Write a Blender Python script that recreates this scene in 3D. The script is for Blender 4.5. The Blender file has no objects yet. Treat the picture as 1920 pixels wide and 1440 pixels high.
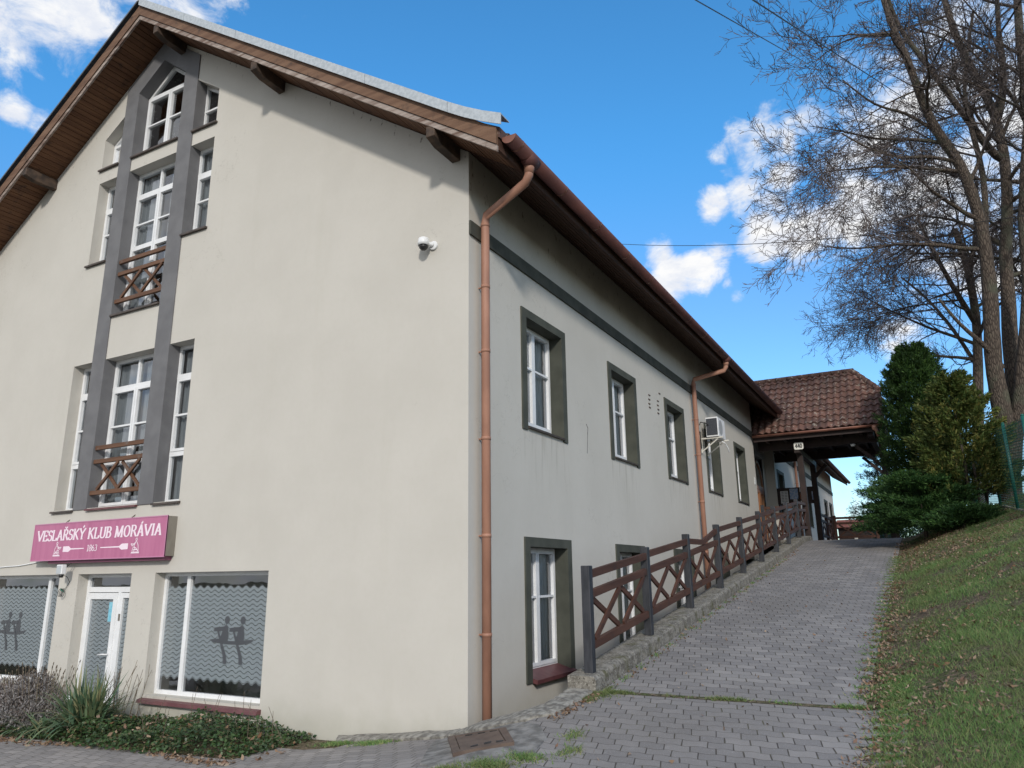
import bpy, bmesh, math, random
import numpy as np
from mathutils import Vector, geometry
R = math.radians
random.seed(7); rng = np.random.default_rng(7)
scene = bpy.context.scene
col = scene.collection

# ------------------------------------------------------------------ camera
CAM = Vector((4.628, -7.350, 1.6))
cr = Vector((0.87524469, 0.48351819, -0.01252589)); cu = Vector((0.13118346, -0.21237729, 0.96834229)); cf = Vector((-0.46555089, 0.84917963, 0.24931168))
FPX = 1391.84
cam_data = bpy.data.cameras.new('camera'); cam = bpy.data.objects.new('camera', cam_data); col.objects.link(cam)
from mathutils import Matrix
cam.matrix_world = Matrix(((cr.x, cu.x, -cf.x, CAM.x), (cr.y, cu.y, -cf.y, CAM.y), (cr.z, cu.z, -cf.z, CAM.z), (0, 0, 0, 1)))
cam_data.sensor_width = 36.0; cam_data.lens = 36.0*FPX/1920; cam_data.clip_start = .05; cam_data.clip_end = 3000
scene.camera = cam
def ray(x, y): return cr*((x-960)/FPX) - cu*((y-720)/FPX) + cf
def at(x, y, Y):                     # photo pixel at world depth Y -> point
    d = ray(x, y); return CAM + d*((Y-CAM.y)/d.y)

# ------------------------------------------------------------------ node helpers
def setin(nt, sock, v):
    if isinstance(v, bpy.types.NodeSocket): nt.links.new(v, sock)
    elif v is not None:
        if hasattr(sock.default_value, '__len__') and not hasattr(v, '__len__'): sock.default_value = [v]*len(sock.default_value)
        elif hasattr(sock.default_value, '__len__') and len(sock.default_value) == 4 and len(v) == 3: sock.default_value = (*v, 1)
        else: sock.default_value = v
def M(nt, op, a, b=None, c=None, clamp=False):
    n = nt.nodes.new('ShaderNodeMath'); n.operation = op; n.use_clamp = clamp
    for i, v in enumerate((a, b, c)):
        if v is not None: setin(nt, n.inputs[i], v)
    return n.outputs[0]
def VM(nt, op, a, b=None):
    n = nt.nodes.new('ShaderNodeVectorMath'); n.operation = op; setin(nt, n.inputs[0], a)
    if b is not None: setin(nt, n.inputs[1], b)
    return n.outputs['Value'] if op in ('DOT_PRODUCT', 'LENGTH', 'DISTANCE') else n.outputs[0]
def mix(nt, f, a, b, mode='MIX'):
    n = nt.nodes.new('ShaderNodeMix'); n.data_type = 'RGBA'; n.blend_type = mode
    setin(nt, n.inputs[0], f); setin(nt, n.inputs[6], a); setin(nt, n.inputs[7], b); return n.outputs[2]
def rampn(nt, v, lo, hi, a=0., b=1., smooth=True):
    n = nt.nodes.new('ShaderNodeMapRange'); n.interpolation_type = 'SMOOTHSTEP' if smooth else 'LINEAR'
    for i, q in enumerate((v, lo, hi, a, b)): setin(nt, n.inputs[i], q)
    return n.outputs[0]
def noise(nt, vec, scale, detail=4, rough=.55, dist=0, out=0):
    n = nt.nodes.new('ShaderNodeTexNoise'); setin(nt, n.inputs['Vector'], vec); n.inputs['Scale'].default_value = scale
    n.inputs['Detail'].default_value = detail; n.inputs['Roughness'].default_value = rough; n.inputs['Distortion'].default_value = dist
    return n.outputs[out]
def mapping(nt, vec, scale=(1, 1, 1), rot=(0, 0, 0), loc=(0, 0, 0)):
    n = nt.nodes.new('ShaderNodeMapping'); setin(nt, n.inputs[0], vec); n.inputs[1].default_value = loc; n.inputs[2].default_value = rot; n.inputs[3].default_value = scale
    return n.outputs[0]

# ------------------------------------------------------------------ sun and sky
to_sun = Vector((.33, -.55, .31)).normalized()
elev = math.asin(to_sun.z); azim = math.atan2(to_sun.x, to_sun.y)
sun_d = bpy.data.lights.new('sun', 'SUN'); sun_d.energy = 2.0; sun_d.angle = R(5.0); sun_d.color = (1, .94, .86)
sun = bpy.data.objects.new('sun', sun_d); col.objects.link(sun); sun.rotation_euler = (-to_sun).to_track_quat('-Z', 'Y').to_euler()
sun.location = (0, 0, 30)
w = bpy.data.worlds.new('World'); scene.world = w; w.use_nodes = True; nt = w.node_tree; nt.nodes.clear()
sky = nt.nodes.new('ShaderNodeTexSky'); sky.sky_type = 'NISHITA'; sky.sun_disc = False; sky.sun_elevation = elev; sky.sun_rotation = azim
sky.altitude = 200; sky.air_density = 1.0; sky.dust_density = .6; sky.ozone_density = 2.2
SKY = .15
tc = nt.nodes.new('ShaderNodeTexCoord'); D = VM(nt, 'NORMALIZE', tc.outputs['Generated'])
# clouds: soft patches at fixed directions of the sky, broken up by noise
blobs = [(60, -10, .11, .85), (180, 5, .085, .85), (90, 70, .04, .65), (260, -50, .16, .8), (-70, 0, .11, .8), (20, 205, .03, .75), (75, 232, .025, .5), (360, 8, .03, .5),
         (1455, 245, .05, .9), (1405, 275, .045, .9), (1350, 292, .024, .8), (1360, 320, .02, .6), (1520, 225, .05, .8), (1470, 335, .035, .75), (1400, 365, .04, .75), (1335, 385, .035, .85), (1330, 420, .02, .5), (1445, 405, .05, .9), (1500, 430, .06, .98), (1440, 455, .045, .95), (1395, 395, .03, .6), (1340, 480, .03, .7), (1310, 505, .042, .95), (1260, 515, .042, .95), (1235, 470, .035, .75), (1215, 495, .02, .5),
         (1590, 415, .06, .95), (1610, 380, .06, .9), (1650, 440, .05, .7), (1385, 560, .018, .75), (1365, 535, .014, .5), (1560, 250, .05, .7), (1640, 250, .09, .8), (1560, 200, .08, .6), (1900, 120, .17, .8), (1780, 330, .15, .8), (1860, 480, .12, .7), (1700, 640, .05, .5),
         (1200, 490, .03, .4), (640, 48, .012, .3), (1580, 965, .06, .55), (1640, 975, .07, .5)]
tot = None
for (px, py, rad, amp) in blobs:
    d = ray(px, py).normalized()
    s = VM(nt, 'DISTANCE', D, tuple(d))
    v = rampn(nt, s, rad*1.25, rad*.15, 0., amp)
    tot = v if tot is None else M(nt, 'MAXIMUM', tot, v)
# unseen clouds added behind the camera to neutralise ambient light and reflections
back = rampn(nt, VM(nt, 'DOT_PRODUCT', D, (.38, -.92, .0)), .0, .45, 0., .9)
back2 = rampn(nt, VM(nt, 'DOT_PRODUCT', D, (-.55, -.83, .0)), .0, .45, 0., .9)
tot = M(nt, 'MAXIMUM', tot, M(nt, 'MAXIMUM', back, back2))
n1 = noise(nt, mapping(nt, D, (1, 1, 1.5)), 15, 10, .62, .35)
cm = rampn(nt, M(nt, 'ADD', M(nt, 'MULTIPLY', tot, 1.0), M(nt, 'MULTIPLY', M(nt, 'SUBTRACT', n1, .5), 2.3)), .32, .98)
cm = M(nt, 'MULTIPLY', cm, rampn(nt, tot, .0, .25))
n2 = noise(nt, mapping(nt, D, (1, 1, 2), loc=(3, 1, 2)), 22, 6, .6)
ccol = mix(nt, rampn(nt, n2, .35, .65), (.80, .84, .93), (1, 1, 1))
dz = nt.nodes.new('ShaderNodeSeparateXYZ'); nt.links.new(D, dz.inputs[0])
skyt = mix(nt, rampn(nt, dz.outputs[2], .30, .55), mix(nt, rampn(nt, dz.outputs[2], .04, .30), (.80, .98, 1.05), (.62, .97, 1.20)), (.46, 1.16, 1.48))
skyc = mix(nt, 1., sky.outputs[0], skyt, 'MULTIPLY')
b1 = nt.nodes.new('ShaderNodeBackground'); setin(nt, b1.inputs[0], skyc); b1.inputs[1].default_value = SKY
b2 = nt.nodes.new('ShaderNodeBackground'); setin(nt, b2.inputs[0], ccol); b2.inputs[1].default_value = .84
ms = nt.nodes.new('ShaderNodeMixShader'); setin(nt, ms.inputs[0], cm); nt.links.new(b1.outputs[0], ms.inputs[1]); nt.links.new(b2.outputs[0], ms.inputs[2])
wo = nt.nodes.new('ShaderNodeOutputWorld'); nt.links.new(ms.outputs[0], wo.inputs[0])
scene.view_settings.view_transform = 'Standard'; scene.view_settings.look = 'None'; scene.view_settings.gamma = 1; scene.view_settings.exposure = 0.24

# ------------------------------------------------------------------ materials
MATS = {}
def newmat(name):
    m = bpy.data.materials.new(name); m.use_nodes = True; nt = m.node_tree
    b = nt.nodes['Principled BSDF']; MATS[name] = m; return m, nt, b
def coords(nt): return nt.nodes.new('ShaderNodeTexCoord').outputs['Object']
def bump(nt, b, h, strength=.3, dist=.01):
    n = nt.nodes.new('ShaderNodeBump'); n.inputs['Strength'].default_value = strength; n.inputs['Distance'].default_value = dist
    setin(nt, n.inputs['Height'], h); nt.links.new(n.outputs[0], b.inputs['Normal'])
def simple(name, c1, c2=None, scale=3, rough=.7, bs=0, bscale=60, metal=0, detail=5, stretch=(1, 1, 1), lo=.35, hi=.65, spec=.5, bd=.005):
    m, nt, b = newmat(name); co = mapping(nt, coords(nt), stretch)
    if c2 is not None: setin(nt, b.inputs['Base Color'], mix(nt, rampn(nt, noise(nt, co, scale, detail), lo, hi), c1, c2))
    else: b.inputs['Base Color'].default_value = (*c1, 1)
    b.inputs['Roughness'].default_value = rough; b.inputs['Metallic'].default_value = metal; b.inputs['Specular IOR Level'].default_value = spec
    if bs: bump(nt, b, noise(nt, co, bscale, 4), bs, bd)
    return m
# stucco with faint blotches, streaks and fine grain; painted eave shade with sooty mould specks near the eaves of the side wall
m, nt, b = newmat('stucco'); co = coords(nt); sep = nt.nodes.new('ShaderNodeSeparateXYZ'); nt.links.new(co, sep.inputs[0]); X, Y, Z = sep.outputs
c = mix(nt, rampn(nt, noise(nt, co, .7, 6, .6), .3, .7), (.525, .503, .457), (.565, .542, .495))
c = mix(nt, M(nt, 'MULTIPLY', rampn(nt, noise(nt, mapping(nt, co, (1, 1, .12)), 2.2, 6, .65), .52, .75), .13), c, (.44, .42, .35))
c = mix(nt, M(nt, 'MULTIPLY', rampn(nt, noise(nt, co, 14, 3), .4, .7), .10), c, (.48, .46, .39))
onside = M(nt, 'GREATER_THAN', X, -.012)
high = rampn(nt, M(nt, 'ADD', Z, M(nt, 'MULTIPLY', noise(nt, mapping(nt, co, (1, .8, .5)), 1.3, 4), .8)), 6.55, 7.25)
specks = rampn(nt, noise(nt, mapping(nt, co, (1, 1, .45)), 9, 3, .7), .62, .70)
shade_soot = M(nt, 'MULTIPLY', M(nt, 'MULTIPLY', onside, high), M(nt, 'ADD', .44, M(nt, 'MULTIPLY', specks, .5)))
c = mix(nt, shade_soot, c, (.15, .115, .085))
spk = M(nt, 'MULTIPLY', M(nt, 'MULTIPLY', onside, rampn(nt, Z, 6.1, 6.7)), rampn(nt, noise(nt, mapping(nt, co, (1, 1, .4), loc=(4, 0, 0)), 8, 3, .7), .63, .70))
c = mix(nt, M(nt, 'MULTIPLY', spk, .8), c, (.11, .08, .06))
# thin speck band just below the soffit of the front gable
gx = M(nt, 'ABSOLUTE', M(nt, 'ADD', X, 6.65)); line = M(nt, 'SUBTRACT', 11.47, M(nt, 'MULTIPLY', gx, .675))
below = M(nt, 'SUBTRACT', line, Z)
gs = M(nt, 'MULTIPLY', rampn(nt, below, .38, .02), rampn(nt, noise(nt, mapping(nt, co, (1, 1, .5)), 11, 3, .7), .60, .70))
c = mix(nt, M(nt, 'MULTIPLY', gs, M(nt, 'SUBTRACT', 1., onside)), c, (.16, .14, .12))
# rain streaks under the sills of the side wall
wy = M(nt, 'FRACT', M(nt, 'DIVIDE', M(nt, 'SUBTRACT', Y, 1.30), 3.253))
stk = M(nt, 'MULTIPLY', M(nt, 'MULTIPLY', M(nt, 'LESS_THAN', wy, .48), rampn(nt, Z, 2.5, 3.5)), M(nt, 'LESS_THAN', Z, 3.53))
stk = M(nt, 'MULTIPLY', M(nt, 'MULTIPLY', stk, onside), rampn(nt, noise(nt, mapping(nt, co, (1, 1, .06)), 11, 4, .6), .48, .68))
c = mix(nt, M(nt, 'MULTIPLY', stk, .38), c, (.27, .25, .20))
# splash dirt at the foot
foot = rampn(nt, M(nt, 'ADD', Z, M(nt, 'MULTIPLY', noise(nt, co, 3, 5), .5)), .5, -.05)
c = mix(nt, M(nt, 'MULTIPLY', foot, .42), c, (.34, .34, .27))
# hairline cracks
cr1 = M(nt, 'ABSOLUTE', M(nt, 'SUBTRACT', noise(nt, co, 1.1, 6, .6, .2), .5))
cw = M(nt, 'MULTIPLY', rampn(nt, cr1, .0025, .0005), rampn(nt, noise(nt, mapping(nt, co, loc=(7, 3, 1)), .5, 2), .56, .62))
c = mix(nt, M(nt, 'MULTIPLY', cw, .35), c, (.25, .23, .2))
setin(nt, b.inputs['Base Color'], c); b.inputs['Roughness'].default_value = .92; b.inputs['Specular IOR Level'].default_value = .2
bump(nt, b, M(nt, 'ADD', noise(nt, co, 130, 3), M(nt, 'MULTIPLY', noise(nt, co, 5, 3), 1.5)), .25, .004)
STUCCO = m
GREY = simple('grey_render', (.135, .135, .142), (.165, .165, .172), 2.5, .85, .3, 120)
OLIVE = simple('olive_trim', (.052, .056, .044), (.072, .076, .060), 3, .85, .3, 120)
BANDM = simple('band_trim', (.052, .053, .042), (.078, .078, .062), 3, .85, .3, 120)
WHITE = simple('white_plastic', (.80, .81, .82), (.74, .75, .76), 5, .35)
SILLM = simple('maroon_sill', (.115, .04, .045), (.15, .06, .062), 6, .45)
SILLD = simple('dark_sill', (.055, .045, .04), (.09, .07, .06), 9, .6)
PIPE = simple('pipe_brown', (.31, .155, .105), (.40, .205, .14), 4, .62, .1, stretch=(1, 1, .4))
GUTTER = simple('gutter_maroon', (.080, .030, .028), (.12, .045, .038), 3, .65)
GUT2 = simple('gutter_copper', (.20, .085, .06), (.27, .12, .085), 3, .45)
def woodmat(name, a, c2, c3, axis, rough=.75, sc=7):
    st = [14, 14, 14]; st[axis] = .8
    m, nt, b = newmat(name); co = coords(nt)
    c = mix(nt, rampn(nt, noise(nt, mapping(nt, co, st), 1.0*sc/7, 6, .65), .3, .7), a, c2)
    c = mix(nt, rampn(nt, noise(nt, co, 5, 4), .55, .75), c, c3)
    setin(nt, b.inputs['Base Color'], c); b.inputs['Roughness'].default_value = rough; b.inputs['Specular IOR Level'].default_value = .3
    bump(nt, b, noise(nt, mapping(nt, co, st), 3, 4), .4, .004); return m
FENCEW = woodmat('fence_wood', (.062, .028, .019), (.098, .046, .031), (.045, .026, .021), 1, .6)
BALCW = woodmat('balcony_wood', (.10, .048, .027), (.155, .08, .046), (.15, .115, .095), 0, .6)
POSTW = simple('post_dark', (.020, .022, .027), (.036, .038, .045), 8, .6, .3, 40, stretch=(3, 3, .6))
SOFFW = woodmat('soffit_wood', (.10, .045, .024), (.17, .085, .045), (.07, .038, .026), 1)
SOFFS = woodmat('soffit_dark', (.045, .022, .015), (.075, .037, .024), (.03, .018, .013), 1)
FASC = woodmat('fascia_wood', (.12, .064, .04), (.20, .118, .075), (.055, .038, .03), 0)
FASP = woodmat('peeling_board', (.12, .07, .05), (.42, .36, .32), (.09, .055, .045), 0)
BEAMW = simple('weathered_beam', (.04, .028, .022), (.10, .065, .045), 6, .85, .5, 30)
CANW = simple('canopy_wood', (.020, .011, .009), (.032, .017, .014), 6, .7, .3, 30)
DOORW = simple('door_wood', (.26, .10, .035), (.33, .14, .05), 6, .5)
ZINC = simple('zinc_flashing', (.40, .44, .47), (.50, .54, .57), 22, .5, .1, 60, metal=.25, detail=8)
CONC = simple('old_concrete', (.13, .12, .105), (.32, .305, .27), 14, .95, 1.0, 40, detail=9, bd=.01)
SLABM = simple('slab_concrete', (.12, .115, .105), (.26, .25, .235), 7, .95, .8, 30, detail=9, bd=.01)
RUST = simple('rusty_steel', (.085, .058, .045), (.125, .088, .068), 6, .75, .3, 60)
DARK = simple('dark_interior', (.02, .02, .02), (.03, .03, .032), 1, .9)
ROOM = simple('room_wall', (.45, .45, .44), (.52, .52, .50), 1, .9)
BLACKP = simple('black_plastic', (.02, .02, .02), None, rough=.4)
CURT = simple('curtain_cloth', (.42, .43, .44), (.30, .315, .33), 4, .9, stretch=(8, 8, .5))
CURT2 = simple('lightened_curtain', (.78, .80, .80), (.62, .65, .66), 4, .9, stretch=(8, 8, .5))  # same curtain cloth, lightened because the side windows get little light
LEDGEM = MATS['old_concrete']
# moss-stained ledge
m, nt, b = newmat('mossy_concrete'); co = coords(nt)
c = mix(nt, rampn(nt, noise(nt, co, 10, 9, .65), .35, .65), (.115, .105, .088), (.27, .25, .215))
c = mix(nt, rampn(nt, noise(nt, co, 45, 5, .7), .52, .62), c, (.33, .315, .28))
c = mix(nt, rampn(nt, noise(nt, mapping(nt, co, loc=(1, 6, 2)), 28, 5, .7), .56, .64), c, (.07, .062, .05))
c = mix(nt, rampn(nt, noise(nt, mapping(nt, co, loc=(3, 3, 3)), 5, 6, .65), .5, .68), c, (.10, .095, .05))
setin(nt, b.inputs['Base Color'], c); b.inputs['Roughness'].default_value = .95; bump(nt, b, noise(nt, co, 30, 8, .7), .9, .015); MOSSC = m

def glassmat(name, tint=(.78, .82, .84)):
    m, nt, b = newmat(name); nt.nodes.remove(b); out = nt.nodes['Material Output']
    t = nt.nodes.new('ShaderNodeBsdfTransparent'); t.inputs[0].default_value = (*tint, 1)
    g = nt.nodes.new('ShaderNodeBsdfGlossy'); g.inputs['Roughness'].default_value = .015; g.inputs[0].default_value = (.95, .97, 1, 1)
    co = coords(nt); bp = nt.nodes.new('ShaderNodeBump'); bp.inputs['Strength'].default_value = .06; bp.inputs['Distance'].default_value = .02; setin(nt, bp.inputs['Height'], noise(nt, co, 1.7, 2)); nt.links.new(bp.outputs[0], g.inputs['Normal'])
    f = nt.nodes.new('ShaderNodeFresnel'); f.inputs[0].default_value = 1.5
    x = nt.nodes.new('ShaderNodeMixShader'); setin(nt, x.inputs[0], M(nt, 'ADD', M(nt, 'MULTIPLY', f.outputs[0], 1.7), .05, clamp=True)); nt.links.new(t.outputs[0], x.inputs[1]); nt.links.new(g.outputs[0], x.inputs[2])
    nt.links.new(x.outputs[0], out.inputs[0]); return m, nt, x, out
GLASS = glassmat('window_glass')[0]
def filmmat(name, zt, zb):           # frosted film with cut wave lines; clear strips above zt and below zb
    m, nt, x, out = glassmat(name); co = coords(nt); sep = nt.nodes.new('ShaderNodeSeparateXYZ'); nt.links.new(co, sep.inputs[0]); X, Y, Z = sep.outputs
    wv = M(nt, 'MULTIPLY', M(nt, 'SINE', M(nt, 'MULTIPLY', X, 2*math.pi/.155)), .0175)
    zz = M(nt, 'ADD', Z, wv)
    fr = M(nt, 'FRACT', M(nt, 'DIVIDE', zz, .062))
    line = M(nt, 'LESS_THAN', fr, .15)
    inside = M(nt, 'MULTIPLY', M(nt, 'LESS_THAN', zz, zt), M(nt, 'GREATER_THAN', zz, zb))
    film = M(nt, 'MULTIPLY', inside, M(nt, 'SUBTRACT', 1., line))
    p = nt.nodes.new('ShaderNodeBsdfPrincipled'); setin(nt, p.inputs['Base Color'], mix(nt, noise(nt, mapping(nt, co, (1, 1, .3)), 1.2, 3), (.19, .225, .25), (.25, .285, .305))); p.inputs['Roughness'].default_value = .22; p.inputs['Coat Weight'].default_value = .6; p.inputs['Coat Roughness'].default_value = .03
    y = nt.nodes.new('ShaderNodeMixShader'); setin(nt, y.inputs[0], film); nt.links.new(x.outputs[0], y.inputs[1]); nt.links.new(p.outputs[0], y.inputs[2]); nt.links.new(y.outputs[0], out.inputs[0]); return m
FILM = filmmat('wave_film', 1.50, .24); FILMD = filmmat('wave_film_door', 1.34, -.30)
EMB = simple('emblem_film', (.07, .075, .085), None, rough=.3)

# interlocking concrete pavers
m, nt, b = newmat('paving_stone'); co = coords(nt); sep = nt.nodes.new('ShaderNodeSeparateXYZ'); nt.links.new(co, sep.inputs[0]); X, Y, Z = sep.outputs
wob = M(nt, 'MULTIPLY', M(nt, 'SUBTRACT', noise(nt, co, 1.3, 2), .5), .05)
X2 = M(nt, 'ADD', X, wob); Y2 = M(nt, 'ADD', Y, M(nt, 'MULTIPLY', M(nt, 'SUBTRACT', noise(nt, mapping(nt, co, loc=(5, 5, 0)), 1.1, 2), .5), .05))
L, Hh = .205, .134
yw = M(nt, 'DIVIDE', M(nt, 'ADD', Y2, M(nt, 'MULTIPLY', M(nt, 'SINE', M(nt, 'MULTIPLY', X2, 2*math.pi/(L))), .0105)), Hh)
row = M(nt, 'FLOOR', yw); fy = M(nt, 'FRACT', yw)
xs = M(nt, 'ADD', M(nt, 'DIVIDE', M(nt, 'ADD', X2, M(nt, 'MULTIPLY', M(nt, 'SUBTRACT', fy, .5), .035)), L), M(nt, 'MULTIPLY', row, .5))
colm = M(nt, 'FLOOR', xs); fx = M(nt, 'FRACT', xs)
jt = noise(nt, co, 9, 3)
ey = M(nt, 'MULTIPLY', M(nt, 'MINIMUM', fy, M(nt, 'SUBTRACT', 1., fy)), Hh); ex = M(nt, 'MULTIPLY', M(nt, 'MINIMUM', fx, M(nt, 'SUBTRACT', 1., fx)), L)
e = M(nt, 'ADD', M(nt, 'MINIMUM', M(nt, 'MULTIPLY', ey, 1.45), M(nt, 'MULTIPLY', ex, .75)), M(nt, 'MULTIPLY', M(nt, 'SUBTRACT', jt, .5), .006))
top = rampn(nt, e, .0012, .0050)
wn = nt.nodes.new('ShaderNodeTexWhiteNoise'); wn.noise_dimensions = '2D'
cb = nt.nodes.new('ShaderNodeCombineXYZ'); setin(nt, cb.inputs[0], colm); setin(nt, cb.inputs[1], row); nt.links.new(cb.outputs[0], wn.inputs['Vector'])
stone = mix(nt, wn.outputs['Value'], (.20, .188, .182), (.315, .292, .275))
stone = mix(nt, M(nt, 'MULTIPLY', rampn(nt, noise(nt, co, .55, 5), .42, .66), .6), stone, (.19, .176, .165))
stone = mix(nt, M(nt, 'MULTIPLY', rampn(nt, noise(nt, mapping(nt, co, (1, .35, 1), loc=(9, 2, 0)), .9, 6, .65), .5, .72), .4), stone, (.17, .155, .14))
stone = mix(nt, M(nt, 'MULTIPLY', rampn(nt, noise(nt, co, 2.2, 6, .7), .55, .75), .4), stone, (.36, .34, .325))
stone = mix(nt, rampn(nt, noise(nt, co, 160, 2, .6), .55, .75), stone, (.39, .375, .37))
jc = mix(nt, rampn(nt, noise(nt, co, 3, 4), .45, .65), (.085, .072, .06), (.12, .11, .07))
c = mix(nt, top, jc, stone)
setin(nt, b.inputs['Base Color'], c); b.inputs['Roughness'].default_value = .88; b.inputs['Specular IOR Level'].default_value = .35
bump(nt, b, M(nt, 'ADD', M(nt, 'MULTIPLY', top, .8), M(nt, 'ADD', M(nt, 'MULTIPLY', noise(nt, co, 120, 3), .12), M(nt, 'MULTIPLY', wn.outputs['Value'], .5))), .9, .008)
PAVER = m
# soil / thin turf under the blades
m, nt, b = newmat('turf_soil'); co = coords(nt)
c = mix(nt, rampn(nt, noise(nt, co, 1.4, 7, .65), .38, .62), (.15, .118, .085), (.105, .13, .055))
c = mix(nt, rampn(nt, noise(nt, co, 16, 5, .7), .46, .6), c, (.24, .185, .135))
c = mix(nt, rampn(nt, noise(nt, mapping(nt, co, loc=(4, 4, 4)), 30, 5, .7), .52, .62), c, (.05, .042, .03))
setin(nt, b.inputs['Base Color'], c); b.inputs['Roughness'].default_value = 1; b.inputs['Specular IOR Level'].default_value = .1; bump(nt, b, noise(nt, co, 25, 7, .7), 1., .04); SOIL = m
def leafmat(name, cols, rough=.6, spec=.3, trans=.25, nscale=2.5, namt=.5, dark=None):
    m, nt, b = newmat(name); g = nt.nodes.new('ShaderNodeNewGeometry'); rp = nt.nodes.new('ShaderNodeValToRGB'); nt.links.new(g.outputs['Random Per Island'], rp.inputs[0])
    els = rp.color_ramp.elements
    while len(els) < len(cols): els.new(.5)
    for i, cc in enumerate(cols): els[i].position = i/(len(cols)-1); els[i].color = (*cc, 1)
    c = rp.outputs[0]
    if dark is not None: c = mix(nt, M(nt, 'MULTIPLY', rampn(nt, noise(nt, coords(nt), nscale, 4), .42, .62), namt), c, dark)
    setin(nt, b.inputs['Base Color'], c); b.inputs['Roughness'].default_value = rough; b.inputs['Specular IOR Level'].default_value = spec
    if trans:
        out = nt.nodes['Material Output']; t = nt.nodes.new('ShaderNodeBsdfTranslucent'); setin(nt, t.inputs[0], c); x = nt.nodes.new('ShaderNodeMixShader'); x.inputs[0].default_value = trans
        nt.links.new(b.outputs[0], x.inputs[1]); nt.links.new(t.outputs[0], x.inputs[2]); nt.links.new(x.outputs[0], out.inputs[0])
    return m
GRASS = leafmat('grass_blades', [(.09, .20, .06), (.14, .27, .08), (.20, .30, .10), (.32, .33, .15)], .6, .3, .3, 1.2, .5, (.19, .18, .085))
DLEAF = leafmat('dead_leaves', [(.16, .085, .045), (.24, .15, .09), (.36, .26, .18), (.19, .11, .08), (.44, .35, .26)], .8, .2, .15)
IVY = leafmat('ivy_leaves', [(.022, .055, .018), (.04, .09, .028), (.075, .13, .04), (.05, .10, .035), (.15, .10, .05)], .42, .5, .15, 1.6, .4, (.03, .06, .03))
YUC = leafmat('sword_leaves', [(.07, .13, .075), (.11, .18, .10), (.17, .22, .11), (.30, .28, .15)], .5, .4, .2)
LAV = leafmat('lavender_leaves', [(.20, .185, .18), (.33, .32, .32), (.15, .115, .10), (.26, .25, .24)], .8, .2, .1)
STALK = leafmat('dry_stalks', [(.20, .17, .12), (.12, .09, .07), (.28, .24, .17)], .8, .2, 0)
CONI = leafmat('cypress_foliage', [(.010, .032, .008), (.020, .055, .012), (.045, .10, .020), (.085, .16, .032)], .6, .3, .15, 3.2, .75, (.014, .034, .008))
THUJ = leafmat('thuja_foliage', [(.045, .075, .022), (.085, .12, .03), (.13, .16, .04), (.24, .19, .055)], .6, .3, .2, 1.6, .6, (.06, .10, .024))
JUNI = leafmat('juniper_foliage', [(.014, .045, .014), (.028, .08, .022), (.055, .125, .032), (.10, .19, .05)], .6, .3, .15, 2., .5, (.02, .05, .014))
SPRU = leafmat('spruce_foliage', [(.015, .04, .035), (.03, .07, .06), (.045, .085, .08)], .6, .3, .1)
m, nt, b = newmat('bark'); co = coords(nt); v = nt.nodes.new('ShaderNodeTexVoronoi'); v.feature = 'DISTANCE_TO_EDGE'; setin(nt, v.inputs['Vector'], mapping(nt, co, (1, 1, .22))); v.inputs['Scale'].default_value = 22
c = mix(nt, rampn(nt, v.outputs[0], .02, .22), (.045, .034, .027), (.12, .094, .074)); c = mix(nt, rampn(nt, noise(nt, co, 2, 5), .5, .7), c, (.085, .085, .06))
setin(nt, b.inputs['Base Color'], c); b.inputs['Roughness'].default_value = .95; bump(nt, b, rampn(nt, v.outputs[0], .0, .25), .8, .02); BARK = m
TWIG = simple('twig_bark', (.070, .058, .055), (.13, .105, .098), 3, .9)
# clay roof tiles with lichen
m, nt, b = newmat('clay_tiles'); co = coords(nt); at_ = nt.nodes.new('ShaderNodeAttribute'); at_.attribute_name = 'tile'; 
c = mix(nt, at_.outputs['Fac'], (.105, .055, .043), (.18, .09, .068))
c = mix(nt, M(nt, 'MULTIPLY', rampn(nt, noise(nt, co, 1.6, 5), .42, .62), .75), c, (.085, .050, .042))
c = mix(nt, rampn(nt, noise(nt, co, 8.5, 5, .75), .56, .64), c, (.33, .30, .25))
c = mix(nt, rampn(nt, noise(nt, mapping(nt, co, loc=(2, 8, 1)), 12, 4, .7), .62, .7), c, (.035, .03, .025))
setin(nt, b.inputs['Base Color'], c); b.inputs['Roughness'].default_value = .85; bump(nt, b, noise(nt, co, 50, 5), .5, .006); TILE = m
PINK = simple('sign_pink', (.42, .12, .235), (.49, .16, .285), 3, .35, stretch=(3, 3, .35), lo=.3, hi=.7)
LETTER = simple('sign_lettering', (.86, .72, .80), None, rough=.4)
SIGNS = simple('sign_side', (.17, .15, .125), (.22, .20, .17), 5, .5, stretch=(4, 1, .5))
GREENM = simple('green_steel', (.012, .095, .075), (.016, .12, .095), 5, .4)
PAPER = simple('paper', (.66, .67, .66), None, rough=.8); PAPB = simple('blue_paper', (.20, .32, .55), (.45, .52, .62), 14, .7); PAPO = simple('brown_notice', (.20, .07, .03), None, rough=.7); PAPI = simple('ink', (.10, .11, .13), None, rough=.7)
WALLW = simple('pale_plinth', (.62, .60, .55), (.5, .48, .44), 4, .9)
REDROOF = simple('distant_roof', (.30, .09, .06), (.40, .16, .11), 3, .8)

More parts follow.
